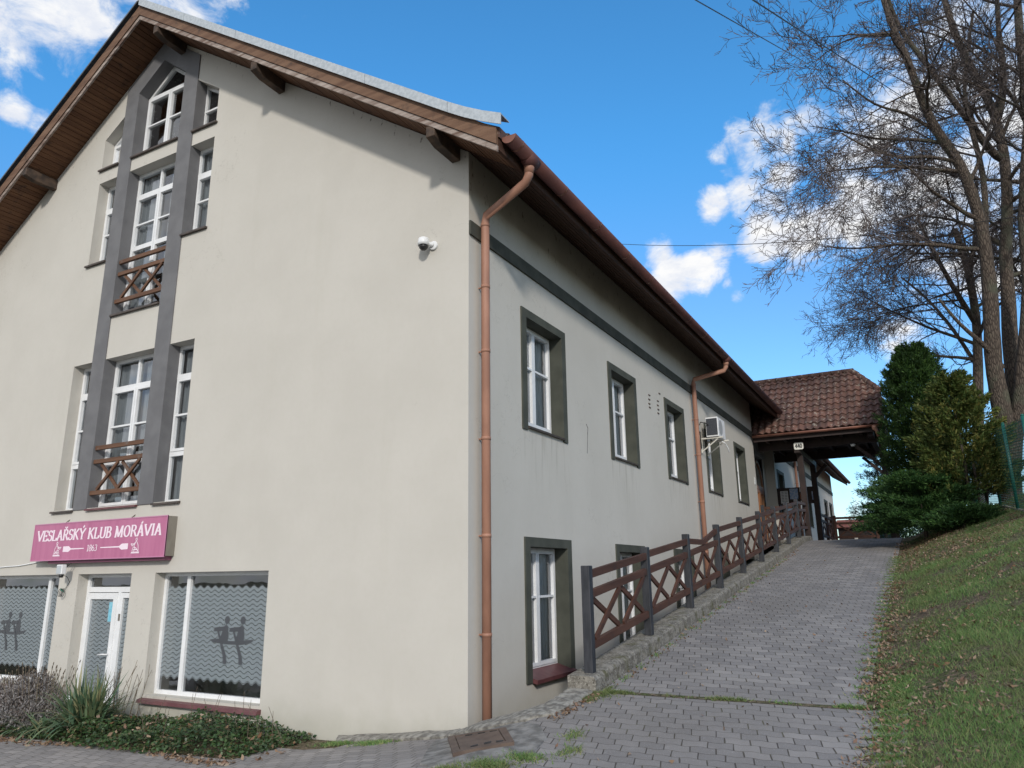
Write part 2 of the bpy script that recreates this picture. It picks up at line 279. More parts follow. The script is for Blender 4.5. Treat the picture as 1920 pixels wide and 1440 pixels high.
# ------------------------------------------------------------------ mesh helper
class MB:
    def __init__(s): s.v = []; s.f = []; s.sm = []
    def add(s, vs, fs, smooth=False):
        o = len(s.v); s.v.extend([tuple(p) for p in vs]); s.f.extend([tuple(i+o for i in f) for f in fs]); s.sm.extend([smooth]*len(fs)); return s
    def box(s, x0, x1, y0, y1, z0, z1):
        return s.add([(x0, y0, z0), (x1, y0, z0), (x1, y1, z0), (x0, y1, z0), (x0, y0, z1), (x1, y0, z1), (x1, y1, z1), (x0, y1, z1)],
                     [(0, 3, 2, 1), (4, 5, 6, 7), (0, 1, 5, 4), (1, 2, 6, 5), (2, 3, 7, 6), (3, 0, 4, 7)])
    def beam(s, p, q, w, h, up=(0, 0, 1)):
        p = Vector(p); q = Vector(q); d = (q-p).normalized(); up = Vector(up); sd = d.cross(up).normalized(); u = sd.cross(d).normalized()
        vs = [c + sd*a*w/2 + u*b_*h/2 for c in (p, q) for a, b_ in ((-1, -1), (1, -1), (1, 1), (-1, 1))]
        return s.add(vs, [(0, 1, 2, 3), (7, 6, 5, 4), (0, 4, 5, 1), (1, 5, 6, 2), (2, 6, 7, 3), (3, 7, 4, 0)])
    def tube(s, pts, rad, n=10, caps=True, smooth=True):
        pts = [Vector(p) for p in pts]; rads = rad if hasattr(rad, '__len__') else [rad]*len(pts); vs = []; prev = None
        for i, p in enumerate(pts):
            d = (pts[min(i+1, len(pts)-1)] - pts[max(i-1, 0)])
            if d.length < 1e-9: d = Vector((0, 0, 1))
            d.normalize()
            if prev is None: a = d.orthogonal().normalized()
            else: a = (prev - d*prev.dot(d)); a = a.normalized() if a.length > 1e-6 else d.orthogonal().normalized()
            prev = a; b_ = d.cross(a)
            for k in range(n):
                t = 2*math.pi*k/n; vs.append(p + (a*math.cos(t) + b_*math.sin(t))*rads[i])
        fs = [(i*n+k, i*n+(k+1) % n, (i+1)*n+(k+1) % n, (i+1)*n+k) for i in range(len(pts)-1) for k in range(n)]
        s.add(vs, fs, smooth)
        if caps:
            o = len(s.v) - len(vs); s.f.append(tuple(o+k for k in reversed(range(n)))); s.sm.append(False)
            o2 = len(s.v) - n; s.f.append(tuple(o2+k for k in range(n))); s.sm.append(False)
        return s
    def prism(s, poly, ax, a0, a1):    # poly: 2D points in the other two axes (order x,y,z without ax), extruded a0..a1
        def P(u, v, a):
            q = [u, v]; q.insert(ax, a); return tuple(q)
        n = len(poly); vs = [P(u, v, a0) for u, v in poly] + [P(u, v, a1) for u, v in poly]
        tris = geometry.tessellate_polygon([[Vector((u, v, 0)) for u, v in poly]])
        fs = [tuple(t) for t in tris] + [tuple(i+n for i in reversed(t)) for t in tris] + [(i, (i+1) % n, (i+1) % n+n, i+n) for i in range(n)]
        return s.add(vs, fs)
    def build(s, name, mat, parent=None, bevel=0, fix=True, loc=None):
        me = bpy.data.meshes.new(name); me.from_pydata(s.v, [], s.f); me.update()
        if fix and len(s.f) < 60000:
            bm = bmesh.new(); bm.from_mesh(me); bmesh.ops.recalc_face_normals(bm, faces=bm.faces); bm.to_mesh(me); bm.free()
        me.polygons.foreach_set('use_smooth', s.sm) if len(me.polygons) == len(s.sm) else None
        if isinstance(mat, (list, tuple)):
            for q in mat: me.materials.append(q)
        else: me.materials.append(mat)
        o = bpy.data.objects.new(name, me); col.objects.link(o)
        if parent is not None: o.parent = parent
        if loc is not None: o.location = loc
        if bevel:
            md = o.modifiers.new('bevel', 'BEVEL'); md.width = bevel; md.segments = 2; md.limit_method = 'ANGLE'
        return o
def tag(o, label=None, cat=None, group=None, kind=None):
    if label: o['label'] = label
    if cat: o['category'] = cat
    if group: o['group'] = group
    if kind: o['kind'] = kind
    return o
def empty(name, loc=(0, 0, 0)):
    o = bpy.data.objects.new(name, None); o.location = loc; col.objects.link(o); o.empty_display_size = .2; return o
def quads_obj(name, V, mat, k=4, parent=None):          # V: (N,k,3) array of separate polygons
    N = V.shape[0]; me = bpy.data.meshes.new(name); me.vertices.add(N*k); me.vertices.foreach_set('co', V.astype(np.float32).ravel())
    me.loops.add(N*k); me.loops.foreach_set('vertex_index', np.arange(N*k, dtype=np.int32)); me.polygons.add(N); me.polygons.foreach_set('loop_start', np.arange(0, N*k, k, dtype=np.int32))
    me.update(calc_edges=True); me.validate(); me.materials.append(mat); o = bpy.data.objects.new(name, me); col.objects.link(o)
    if parent is not None: o.parent = parent
    return o

# ------------------------------------------------------------------ terrain
def sst(a, b, x):
    t = min(1, max(0, (x-a)/(b-a))); return t*t*(3-2*t)
def lerp(xs, ys, x):
    if x <= xs[0]: return ys[0]
    for i in range(1, len(xs)):
        if x <= xs[i]:
            t = (x-xs[i-1])/(xs[i]-xs[i-1]); return ys[i-1]*(1-t)+ys[i]*t
    return ys[-1]
def base(x): return lerp([-20, -8, -1.8, 0, 3], [-.85, -.45, -.27, -.03, .0], x)
def ramp_z(y): return lerp([-9, -3, -1.2, .34, 16.2, 17.4, 30, 60], [-.05, .1, .245, .42, 2.42, 2.5, 2.55, 2.2], y)
def ground_z(x, y):
    b = base(x); ww = min(1, max(0, x/1.2)); z = b*(1-ww) + ww*ramp_z(y)
    if x > 3.95:
        k = sst(-7, 5, y)*.36; t = min(x, 6.9)-3.95; z += k*t*sst(-.3, .8, t)
    return z
def in_well(x, y):
    if y > .1: return 0.02 < x < 1.08
    return 0.02 < x < 1.08 and y > -.50*min(x, .93)/.93 - .10
def terr_z(x, y):
    z = ground_z(x, y)
    if in_well(x, y) and y < 17.3: return -.6
    if x <= .02 and y > 0: return -.6
    if x < -1.2 and -1.2 < y <= 0: z += .0
    if x > 4.0: z += .03*math.sin(x*3.1+y*1.7)*math.sin(y*2.3-x) * sst(4., 5., x)
    return z
def grid_sheet(name, xs, ys, zf, mat, off=0., keep=None):
    xs = list(xs); ys = list(ys); vs = [(x, y, zf(x, y)+off) for y in ys for x in xs]; n = len(xs)
    fs = []
    for j in range(len(ys)-1):
        for i in range(n-1):
            if keep is None or keep((xs[i]+xs[i+1])/2, (ys[j]+ys[j+1])/2): fs.append((j*n+i, j*n+i+1, (j+1)*n+i+1, (j+1)*n+i))
    b_ = MB(); b_.add(vs, fs, True); return b_.build(name, mat, fix=False)
xs = sorted(set([-400, -150, -60, -30, -20] + list(np.round(np.arange(-14, -2, .5), 3)) + list(np.round(np.arange(-2, 1.6, .06), 3)) + list(np.round(np.arange(1.6, 8, .16), 3)) + [8.5, 9, 10, 12, 15, 20, 30, 60, 150, 400]))
ys = sorted(set([-300, -80, -30, -15] + list(np.round(np.arange(-10, -2, .4), 3)) + list(np.round(np.arange(-2, 1.2, .06), 3)) + list(np.round(np.arange(1.2, 20, .2), 3)) + [20.5, 21, 22, 24, 26, 28, 30, 34, 40, 50, 60, 90, 200, 600]))
g = grid_sheet('ground', xs, ys, terr_z, SOIL); tag(g, kind='structure')
# paving: driveway above the expansion joint, forecourt below it
def drive_keep(x, y): return True
d = grid_sheet('driveway', np.arange(1.44, 4.0, .0806), np.concatenate([np.arange(.30, 18, .22), [18.5, 19.5, 21, 23, 26, 29]]), ground_z, PAVER, .012); tag(d, kind='structure')
def fore_keep(x, y):
    if x < -2.2 and y > -1.22 - .05*math.sin(x*1.7): return False
    if -2.2 <= x < -1.35 and y > -.55: return False
    if x < .1 and y > -.40: return False
    if .1 <= x and in_well(x, y-.18): return False
    if x < 1.33 and y > .0: return False
    return True
d = grid_sheet('forecourt_paving', np.concatenate([np.arange(-16, -2.2, .3), np.arange(-2.2, 4.28, .079)]), np.concatenate([np.arange(-9, -3, .4), np.arange(-3, .23, .0805), [.235]]), ground_z, PAVER, .012, fore_keep); tag(d, kind='structure')
# edging strip from the corner of the house round the light well
inner = [(-1.75, -.06), (-.8, -.10), (-.06, -.12), (.15, -.16), (.5, -.28), (.93, -.44), (1.10, -.30), (1.13, -.05), (1.13, .185)]
outer = [(-1.62, -.26), (-.8, -.36), (-.13, -.42), (.2, -.50), (.60, -.70), (1.12, -.80), (1.33, -.62), (1.40, -.15), (1.42, .185)]
k_ = MB(); vs = []; N = 0
def dens(P, n):
    out = []
    for i in range(len(P)-1):
        for t in range(n): f = t/n; out.append((P[i][0]*(1-f)+P[i+1][0]*f, P[i][1]*(1-f)+P[i+1][1]*f))
    return out+[P[-1]]
I = dens(inner, 6); O = dens(outer, 6)
for i, ((ax, ay), (bx, by)) in enumerate(zip(I, O)):
    jx = rng.uniform(-.012, .012); zt = max(ground_z(ax, ay), ground_z(bx, by)) * .5 + .5*ground_z((ax+bx)/2, (ay+by)/2) + .055 + rng.uniform(-.006, .006)
    zo = ground_z(bx, by)+.05
    vs += [(ax, ay, -.75), (ax, ay, zt), ((ax*.2+bx*.8), (ay*.2+by*.8)+jx, zo*.8+zt*.2+.003), (bx+jx, by+jx, zo-.015), (bx+jx, by+jx, ground_z(bx, by)-.1)]
fs = [(i*5+k, (i+1)*5+k, (i+1)*5+k+1, i*5+k+1) for i in range(len(I)-1) for k in range(4)] + [(0, 1, 2, 3, 4), tuple((len(I)-1)*5+k for k in (4, 3, 2, 1, 0))]
k_.add(vs, fs); kb = k_.build('kerb', CONC); tag(kb, kind='structure')
# concrete slab with steel cover
sl = [(-.02, -.62), (.78, -1.98), (1.0, -2.12), (1.45, -1.95), (1.66, -1.62), (1.58, -1.22), (1.36, -.92), (1.12, -.82), (.60, -.74), (.2, -.53)]
s_ = MB(); cpt = (.75, -1.2); rings = []
for f in (1, .97, .8, .6, .4, .2): rings.append([(cpt[0]+(x-cpt[0])*f, cpt[1]+(y-cpt[1])*f) for x, y in dens(sl+[sl[0]], 4)[:-1]])
n = len(rings[0]); vs = [(x+rng.uniform(-.01, .01), y+rng.uniform(-.01, .01), ground_z(x, y)-.02) for x, y in rings[0]]
for rr_ in rings[1:]: vs += [(x, y, ground_z(x, y)+.022+rng.uniform(-.003, .003)) for x, y in rr_]
vs += [(cpt[0], cpt[1], ground_z(*cpt)+.022)]
nr_ = len(rings); fs = [(r*n+i, r*n+(i+1) % n, (r+1)*n+(i+1) % n, (r+1)*n+i) for r in range(nr_-1) for i in range(n)] + [((nr_-1)*n+i, (nr_-1)*n+(i+1) % n, nr_*n) for i in range(n)]
s_.add(vs, fs); o = s_.build('concrete_slab', SLABM); tag(o, kind='structure')
mc = empty('manhole_cover', (.95, -1.34, ground_z(.95, -1.34)+.03)); tag(mc, 'rusty rectangular steel manhole cover set in the rough concrete slab by the house corner', 'manhole cover')
cv = [Vector(p) for p in ((.34, -.90), (1.03, -1.86), (1.41, -1.52), (1.08, -1.08))]
A = Vector((.34, -.92)); ux = (Vector((1.03, -1.86))-A); Ln = .62
def quadpt(u, v):
    p = cv[0]*(1-u)*(1-v) + cv[1]*u*(1-v) + cv[2]*u*v + cv[3]*(1-u)*v; return p
def coverpart(name, u0, u1, v0, v1, h0, h1, mat):
    q = MB(); c4 = [quadpt(u, v) for u, v in ((u0, v0), (u1, v0), (u1, v1), (u0, v1))]; L0 = Vector(mc.location)
    q.add([Vector((p.x, p.y, ground_z(p.x, p.y)+h))-L0 for h in (h0, h1) for p in c4], [(0, 3, 2, 1), (4, 5, 6, 7), (0, 1, 5, 4), (1, 2, 6, 5), (2, 3, 7, 6), (3, 0, 4, 7)]); return q.build(name, mat, mc)
for a in ((0, 1, 0, .12), (0, 1, .88, 1), (0, .08, .12, .88), (.92, 1, .12, .88)): coverpart('frame', *a, .02, .052, RUST)
coverpart('lid', .09, .91, .135, .865, .02, .047, RUST)
for v in (.3, .52, .72):
    coverpart('slot', .12, .145, v, v+.12, .04, .0485, DARK); coverpart('slot', .855, .88, v, v+.12, .04, .0485, DARK)

# ------------------------------------------------------------------ the club house
house = empty('clubhouse', (0, 0, -.3)); tag(house, 'long cream rendered clubhouse with brown gabled roof and white windows', 'building')
def H(o): o.location = (o.location[0], o.location[1], o.location[2]+.3); return o     # parts modelled in world coordinates
def hb(mb, name, mat, parent=None, bevel=0, **k):
    if parent is None or parent == house: o = mb.build(name, mat, house, bevel, **k); o.location = Vector(o.location)+Vector((0, 0, .3)); return o
    return mb.build(name, mat, parent, bevel, **k)
RX = -6.65; S = .672; ZC = 6.98; ZR = ZC + 6.65*S; RYX = .19; LEN = 39.6; DEP = .19
def rect(x0, x1, z0, z1): return [(x0, z0), (x1, z0), (x1, z1), (x0, z1)]
PL0, PL1, PR0, PR1 = -7.68, -7.33, -6.03, -5.67
side_open = [rect(-8.24, PL0, 2.74, 5.27), rect(PR1, -5.08, 2.74, 5.27), rect(-8.24, PL0, 7.19, 8.86), rect(PR1, -5.08, 7.19, 8.86),
             [(-8.24, 9.15), (PL0, 9.15), (PL0, 10.16), (-8.24, 9.79)], [(PR1, 9.15), (-5.08, 9.15), (-5.08, 9.80), (PR1, 10.18)]]
mid_open = [rect(PL1, PR0, 2.74, 5.27), rect(PL1, PR0, 6.07, 8.86), [(PL1, 9.15), (PR0, 9.15), (PR0, 10.49), (RX-.03, 10.97), (PL1, 10.49)]]
gr_open = [rect(-5.44, -3.13, .02, 1.70), rect(-7.32, -5.99, -.42, 1.70), rect(-10.13, -7.82, .02, 1.70)]
def wall_sheet(outer, holes, to3, depth, grid=None, skip=lambda a, b: False):
    loops = [[Vector((u, v, 0)) for u, v in L_] for L_ in [outer]+holes]
    tris = geometry.tessellate_polygon(loops); flat = [p for L_ in loops for p in L_]
    q = MB(); q.add([to3(p.x, p.y, 0) for p in flat], [tuple(t) for t in tris])
    for h in holes:
        n = len(h)
        for i in range(n):
            a, b2 = h[i], h[(i+1) % n]
            if skip(a, b2): continue
            q.add([to3(*a, 0), to3(*b2, 0), to3(*b2, depth), to3(*a, depth)], [(0, 1, 2, 3)])
    return q
fw = wall_sheet([(-13.3, -1.0), (0, -1.0), (0, ZC), (RX, ZR), (-13.3, ZC)], side_open+mid_open+gr_open, lambda u, v, d: (u, d, v), .26, skip=lambda a, b2: (abs(a[0]-b2[0]) < .01 and min(abs(a[0]-k) for k in (PL0, PL1, PR0, PR1)) < .005) or (a[1] > 10.3 and b2[1] > 10.3))
hb(fw, 'front_wall', STUCCO)
k5 = [1.34+3.253*k for k in range(5)]; upw = [(y+.165, y+1.325, 3.58, 5.15) for y in k5]; loww = [(y+.165, y+1.325, .33, 1.96) for y in k5]
sw = wall_sheet([(0, -1.0), (17.3, -1.0), (17.3, ZC), (0, ZC)], [rect(a, b2, c, e) for a, b2, c, e in upw+loww], lambda u, v, d: (-d, u, v), .26, skip=lambda a, b2: True)
sw.add([(0, 17.3, -1), (-.32, 17.3, -1), (-.32, 17.3, ZC), (0, 17.3, ZC)], [(0, 1, 2, 3)])
sw.add([(-.32, 17.3, -1), (-.32, 18.75, -1), (-.32, 18.75, ZC), (-.32, 17.3, ZC), (-.32, 20.35, -1), (-.32, 20.9, -1), (-.32, 20.9, ZC), (-.32, 20.35, ZC), (-.32, 18.75, 5.55), (-.32, 20.35, 5.55)], [(0, 1, 2, 3), (4, 5, 6, 7), (8, 9, 7, 2)])
farw = [(21.3+.165, 21.3+1.3, 3.58, 5.15), (28.6, 29.8, 3.58, 5.15), (31.9, 33.1, 3.58, 5.15), (35.2, 36.2, 3.58, 5.15), (37.4, 38.4, 3.58, 5.15)]
s2 = wall_sheet([(20.9, -1.0), (LEN, -1.0), (LEN, ZC), (20.9, ZC)], [rect(a, b2, c, e) for a, b2, c, e in farw], lambda u, v, d: (-d, u, v), .26, skip=lambda a, b2: True)
o_ = len(sw.v); sw.v += s2.v; sw.f += [tuple(i+o_ for i in f) for f in s2.f]; sw.sm += s2.sm
sw.add([(0, 20.9, -1), (-.32, 20.9, -1), (-.32, 20.9, ZC), (0, 20.9, ZC)], [(0, 1, 2, 3)])
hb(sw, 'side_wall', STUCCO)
bw = MB(); bw.add([(-13.3, 0, -1), (-13.3, LEN, -1), (-13.3, LEN, ZC), (-13.3, 0, ZC)], [(0, 1, 2, 3)]); bw.add([(-13.3, LEN, -1), (0, LEN, -1), (0, LEN, ZC), (RX, LEN, ZR), (-13.3, LEN, ZC)], [(0, 1, 2, 3, 4)]); hb(bw, 'rear_wall', STUCCO)
iw = MB(); iw.prism([(-13.0, -.9), (-1.6, -.9), (-1.6, 7.9), (RX, 11.2), (-13.0, 7.0)], 1, 1.7, 1.75); iw.box(-1.6, -1.55, 1.7, 39, -.9, 6.9); iw.box(-13, -.3, .3, 39, 2.2, 2.35); iw.box(-13, -.3, .3, 39, 5.55, 5.7); iw.box(-13, -.3, .3, 39, -.95, -.9); hb(iw, 'interior_wall', ROOM)
# grey render surround of the tall window group (one continuous pointed arch)
ar = MB(); outer_a = [(PL0-.01, 2.72), (PL1, 2.72), (PL1, 10.49), (RX-.03, 10.97), (PR0, 10.49), (PR0, 2.72), (PR1+.01, 2.72), (PR1+.01, 10.69), (RX-.02, 11.41), (PL0-.01, 10.69)]
ar.prism(outer_a, 1, -.02, .262); hb(ar, 'arched_surround', GREY, bevel=.004)
# cream panels between the pilasters are the wall itself; sills follow
def sill(x0, x1, z, parent, mat=SILLD, dep=.26, th=.03, out=.05):
    q = MB(); q.prism([(-out, z-.015), (DEP, z+.02), (DEP, z-.03), (-out, z-.015-th)], 0, x0, x1); return q
# ---- window builder in a local frame: u across, v up, front plane at n=0 pointing outwards
def frame_strips(q, pts2, w_, T, n0, n1):      # closed loop polygon frame of width w_
    cx = sum(p[0] for p in pts2)/len(pts2); cy = sum(p[1] for p in pts2)/len(pts2); n = len(pts2)
    # inset polygon by offsetting edges
    ins = []
    for i in range(n):
        p0 = Vector(pts2[i-1]); p1 = Vector(pts2[i]); p2 = Vector(pts2[(i+1) % n]); d1 = (p1-p0).normalized(); d2 = (p2-p1).normalized()
        n1_ = Vector((-d1.y, d1.x)); n2_ = Vector((-d2.y, d2.x))
        k = (n1_+n2_); k = k/(k.dot(n1_)) ; ins.append(p1 + k*w_)
    for i in range(n):
        a, b2, c, e = pts2[i], pts2[(i+1) % n], ins[(i+1) % n], ins[i]
        vs = [T(a[0], a[1], n0), T(b2[0], b2[1], n0), T(c[0], c[1], n0), T(e[0], e[1], n0), T(a[0], a[1], n1), T(b2[0], b2[1], n1), T(c[0], c[1], n1), T(e[0], e[1], n1)]
        q.add(vs, [(0, 1, 2, 3), (4, 7, 6, 5), (0, 4, 5, 1), (2, 6, 7, 3)])
    return ins
def ubox(q, T, u0, u1, v0, v1, n0, n1):
    q.add([T(u, v, n) for n in (n0, n1) for u, v in ((u0, v0), (u1, v0), (u1, v1), (u0, v1))], [(0, 1, 2, 3), (7, 6, 5, 4), (0, 4, 5, 1), (1, 5, 6, 2), (2, 6, 7, 3), (3, 7, 4, 0)])
def window(poly, T, transoms=(), mullions=(), muntins=(), sashes=(), fr=.05, curtain=None, pane_mat=GLASS, name='window', label=None, nT=None):
    """poly CCW in (u,v); transoms [(v,width,u0,u1)], mullions [(u,width,v0,v1)], sashes [(u0,u1,v0,v1)] get their own inner frames"""
    q = MB(); us = [p[0] for p in poly]; vs = [p[1] for p in poly]
    frame_strips(q, poly, fr, T, 0, -.07)
    for v, w_, u0, u1 in transoms: ubox(q, T, u0, u1, v-w_/2, v+w_/2, .003, -.06)
    for u, w_, v0, v1 in mullions: ubox(q, T, u-w_/2, u+w_/2, v0, v1, .0015, -.062)
    for s0, s1, v0, v1 in sashes: frame_strips(q, [(s0, v0), (s1, v0), (s1, v1), (s0, v1)], .045, T, .012, -.05)
    for v, w_, u0, u1 in muntins: ubox(q, T, u0, u1, v-w_/2, v+w_/2, .008, -.04)
    o = hb(q, name, WHITE)
    if label: o['label'] = label
    g_ = MB(); g_.add([T(u+(.02 if u == min(us) else -.02 if u == max(us) else 0), v, -.035) for u, v in poly], [tuple(range(len(poly)))]); g_.build('pane', pane_mat, o)
    if curtain:
        for (u0, u1, v0, v1) in curtain:
            c_ = MB(); n = max(8, int((u1-u0)/.025)); vs_ = []
            for i in range(n+1):
                u = u0+(u1-u0)*i/n; dd = -.115+.018*math.sin(u*75)+.01*math.sin(u*31+1)
                vs_ += [T(u, v0, dd), T(u+.004*math.sin(i), v1, dd)]
            c_.add(vs_, [(2*i, 2*i+2, 2*i+3, 2*i+1) for i in range(n)], True); c_.build('curtain', CURT2 if T is TS else CURT, o, fix=False)
    return o
TG = lambda u, v, n: (u, DEP-n, v)           # gable: n outwards is -y
def TS(u, v, n): return (-DEP+n, u, v)       # side wall: n outwards is +x
TS_m = TS
# tall side lights
def sidelight(x0, x1, z0, z1, levels, cur):
    tr = [(z, .07, x0, x1) for z in levels[0]]; mu = [(z, .03, x0+.06, x1-.06) for z in levels[1]]
    sash = [(x0+.035, x1-.035, levels[2][0], levels[2][1])] if levels[2] else []
    return window(rect(x0, x1, z0, z1), TG, tr, [], mu, sash, .05, cur)
for (x0, x1) in ((-8.24, PL0+.01), (PR1-.01, -5.08)):
    o = sidelight(x0, x1, 2.74, 5.27, ((4.76, 3.50), (4.12,), (3.54, 4.72)), [(x0+.05, x1-.05, 2.8, 5.2)]); s_ = sill(x0-.04 if x0 < -8 else PR1+.005, PL0-.012 if x0 < -8 else x1+.04, 2.74, o).build('sill', SILLD, o)
    o = sidelight(x0, x1, 7.19, 8.86, ((8.36,), (7.84,), (7.23, 8.32)), [(x0+.05, x1-.05, 7.2, 8.8)]); s_ = sill(x0-.04 if x0 < -8 else PR1+.005, PL0-.012 if x0 < -8 else x1+.04, 7.19, o).build('sill', SILLD, o)
o = window([(-8.24, 9.15), (PL0+.01, 9.15), (PL0+.01, 10.16), (-8.24, 9.79)], TG, [(9.72, .05, -8.24, PL0)], [], [], [], .05); sill(-8.28, PL0-.012, 9.15, o).build('sill', SILLD, o)
o = window([(PR1-.01, 9.15), (-5.08, 9.15), (-5.08, 9.80), (PR1-.01, 10.18)], TG, [(9.62, .035, PR1, -5.08)], [], [], [], .05); sill(PR1+.005, -5.04, 9.15, o).build('sill', SILLD, o)
# centre lights
xm = (PL1+PR0)/2
def centre(z0, ztr, zmu, zlow, z1, cur, label=None):
    o = window(rect(PL1, PR0, z0, z1), TG, [(ztr, .075, PL1, PR0)], [(xm, .05, ztr, z1)], [(z, .03, a, b2) for z in zmu for a, b2 in ((PL1+.09, xm-.045), (xm+.045, PR0-.09))] + [(zlow, .085, PL1+.07, xm-.03), (zlow, .085, xm+.03, PR0-.07)],
               [(PL1+.04, xm-.005, z0+.04, ztr-.03), (xm+.005, PR0-.04, z0+.04, ztr-.03)], .055, cur); return o
o = centre(2.74, 4.76, (4.10,), 3.48, 5.27, [(-7.28, -6.72, 2.8, 5.2), (-6.62, -6.08, 2.8, 5.2)]); sill(PL1+.005, PR0-.005, 2.74, o).build('sill', SILLM, o)
o = centre(6.07, 8.40, (7.82,), 7.36, 8.86, [(-7.28, -6.85, 6.1, 8.8), (-6.5, -6.08, 6.1, 8.8)]); sill(PL1+.005, PR0-.005, 6.07, o).build('sill', SILLD, o)
o = window([(PL1, 9.15), (PR0, 9.15), (PR0, 10.49), (RX-.03, 10.97), (PL1, 10.49)], TG, [(10.46, .06, PL1, PR0)], [], [(9.86, .03, PL1+.09, PR0-.09)], [(PL1+.04, xm-.005, 9.19, 10.44), (xm+.005, PR0-.04, 9.19, 10.44)], .055); sill(PL1+.005, PR0-.005, 9.15, o).build('sill', SILLD, o)
# balcony railings
def balcony(z0):
    r_ = MB(); y = .03; e_ = empty('balcony_railing'); e_.parent = house; e_.location = (0, 0, .3); x0, x1 = PL1+.09, PR0-.01
    def part(nm, a, b2, w_, h_): MB().beam(a, b2, w_, h_).build(nm, BALCW, e_, .004)
    part('rail', (PL1+.01, y, z0+.97), (x1, y, z0+.97), .05, .07); part('rail', (PL1+.01, y, z0+.74), (x1, y, z0+.74), .05, .07); part('rail', (PL1+.01, y, z0+.225), (x1, y, z0+.225), .05, .07)
    part('post', (PL1+.05, y+.051, z0), (PL1+.05, y+.051, z0+1.0), .07, .05)
    w0, w1 = PL1+.14, x1-.06; xm_ = (w0+w1)/2
    for x in (w0, xm_, w1): part('upright', (x, y, z0+.26), (x, y, z0+.705), .045, .05)
    for a, b2 in ((w0, xm_), (xm_, w1)):
        part('brace', (a+.025, y-.012, z0+.27), (b2-.025, y-.012, z0+.70), .035, .05); part('brace', (a+.025, y+.022, z0+.70), (b2-.025, y+.022, z0+.27), .03, .05)
balcony(2.76); balcony(6.09)
# ground floor windows with film
def shopwin(x0, x1, mull, film_lo=True):
    T = lambda u, v, n: (u, .17-n, v)
    o = window(rect(x0, x1, .02, 1.70), T, [], [(mull, .075, .05, 1.68)], [], [], .055, None, FILM, label='wide ground floor window with wave patterned film')
    q = MB(); q.prism([(-.07, -.03), (-.085, -.075), (.17, -.075), (.17, .018)], 0, x0-.03, x1+.03); q.build('sill', SILLM, o)
    e_ = MB(); cx = mull + (.92 if mull < x1-1 else -1.0); cz = .80
    if mull > x1-1: cx = mull-1.0
    y = .17+.034-.002
    def poly(pts, k):
        e_.add([(cx+a, y-.0004*k, cz+b2) for a, b2 in pts], [tuple(range(len(pts)))])
    poly([(-.42, -.02), (-.36, -.055), (-.1, -.075), (.2, -.075), (.38, -.05), (.45, .0), (.3, -.012), (.1, -.03), (-.1, -.03), (-.25, -.005)], 0)      # hull
    for k, sx in ((1, -.14), (2, .17)):
        poly([(sx-.09, -.03), (sx+.08, -.03), (sx+.09, .04), (sx+.07, .16), (sx+.03, .19), (sx-.02, .15), (sx-.05, .06)], k)                        # body
        poly([(sx+.045+.05*math.cos(t), .245+.055*math.sin(t)) for t in np.linspace(0, 6.28, 11)[:-1]], k+2)                                  # head
        poly([(sx, .16), (sx-.2, .14), (sx-.21, .09), (sx-.0, .10)], k+4)                                                                     # arms
        poly([(sx-.15, .12), (sx-.12, .125), (sx+.07, -.22), (sx+.09, -.33), (sx+.02, -.33), (sx+.01, -.23)], k+6)                              # oar
    e_.build('rower_emblem', EMB, o, fix=False); return o
shopwin(-5.44, -3.13, -4.90); shopwin(-10.13, -7.82, -8.36)
# entrance door: fixed transom, leaf and narrow side leaf
T = lambda u, v, n: (u, .17-n, v)
q = MB(); frame_strips(q, rect(-7.32, -5.99, -.42, 1.70), .055, T, 0, -.07); ubox(q, T, -7.29, -6.02, 1.42, 1.50, .003, -.06); ubox(q, T, -6.50, -6.44, -.40, 1.42, .003, -.06)
door = hb(q, 'entrance_door', WHITE)
g_ = MB(); g_.add([T(-7.27, 1.5, -.035), T(-6.04, 1.5, -.035), T(-6.04, 1.66, -.035), T(-7.27, 1.66, -.035)], [(0, 1, 2, 3)]); g_.build('transom_pane', GLASS, door)
q = MB(); frame_strips(q, rect(-7.27, -6.50, -.38, 1.41), .095, T, .016, -.05); leaf = q.build('door_leaf', WHITE, door)
q = MB(); frame_strips(q, rect(-6.44, -6.05, -.38, 1.41), .075, T, .012, -.05); q.build('side_leaf', WHITE, door)
g_ = MB(); g_.add([T(a, b2, -.02) for a, b2 in ((-7.2, -.30), (-6.57, -.30), (-6.57, 1.34), (-7.2, 1.34))], [(0, 1, 2, 3)]); g_.add([T(a, b2, -.02) for a, b2 in ((-6.38, -.32), (-6.1, -.32), (-6.1, 1.35), (-6.38, 1.35))], [(0, 1, 2, 3)]); g_.build('pane', FILMD, door)
g_ = MB(); g_.box(-6.73, -6.60, .17+.018, .17+.0185, .98, 1.27); o = g_.build('sticker', simple('blue_sticker', (.10, .42, .60), (.3, .6, .7), 9, .5), door)
h_ = MB(); h_.tube([(-6.555, .155, .51), (-6.555, .10, .51), (-6.60, .085, .512), (-6.72, .085, .50)], .012, 8); h_.box(-6.57, -6.54, .145, .154, .40, .60); h_.box(-6.565, -6.545, .143, .153, .27, .33); h_.build('handle', WHITE, door)
h_ = MB(); h_.box(-6.42, -6.385, .148, .158, 1.0, 1.1); h_.build('bell_plate', SIGNS, door)
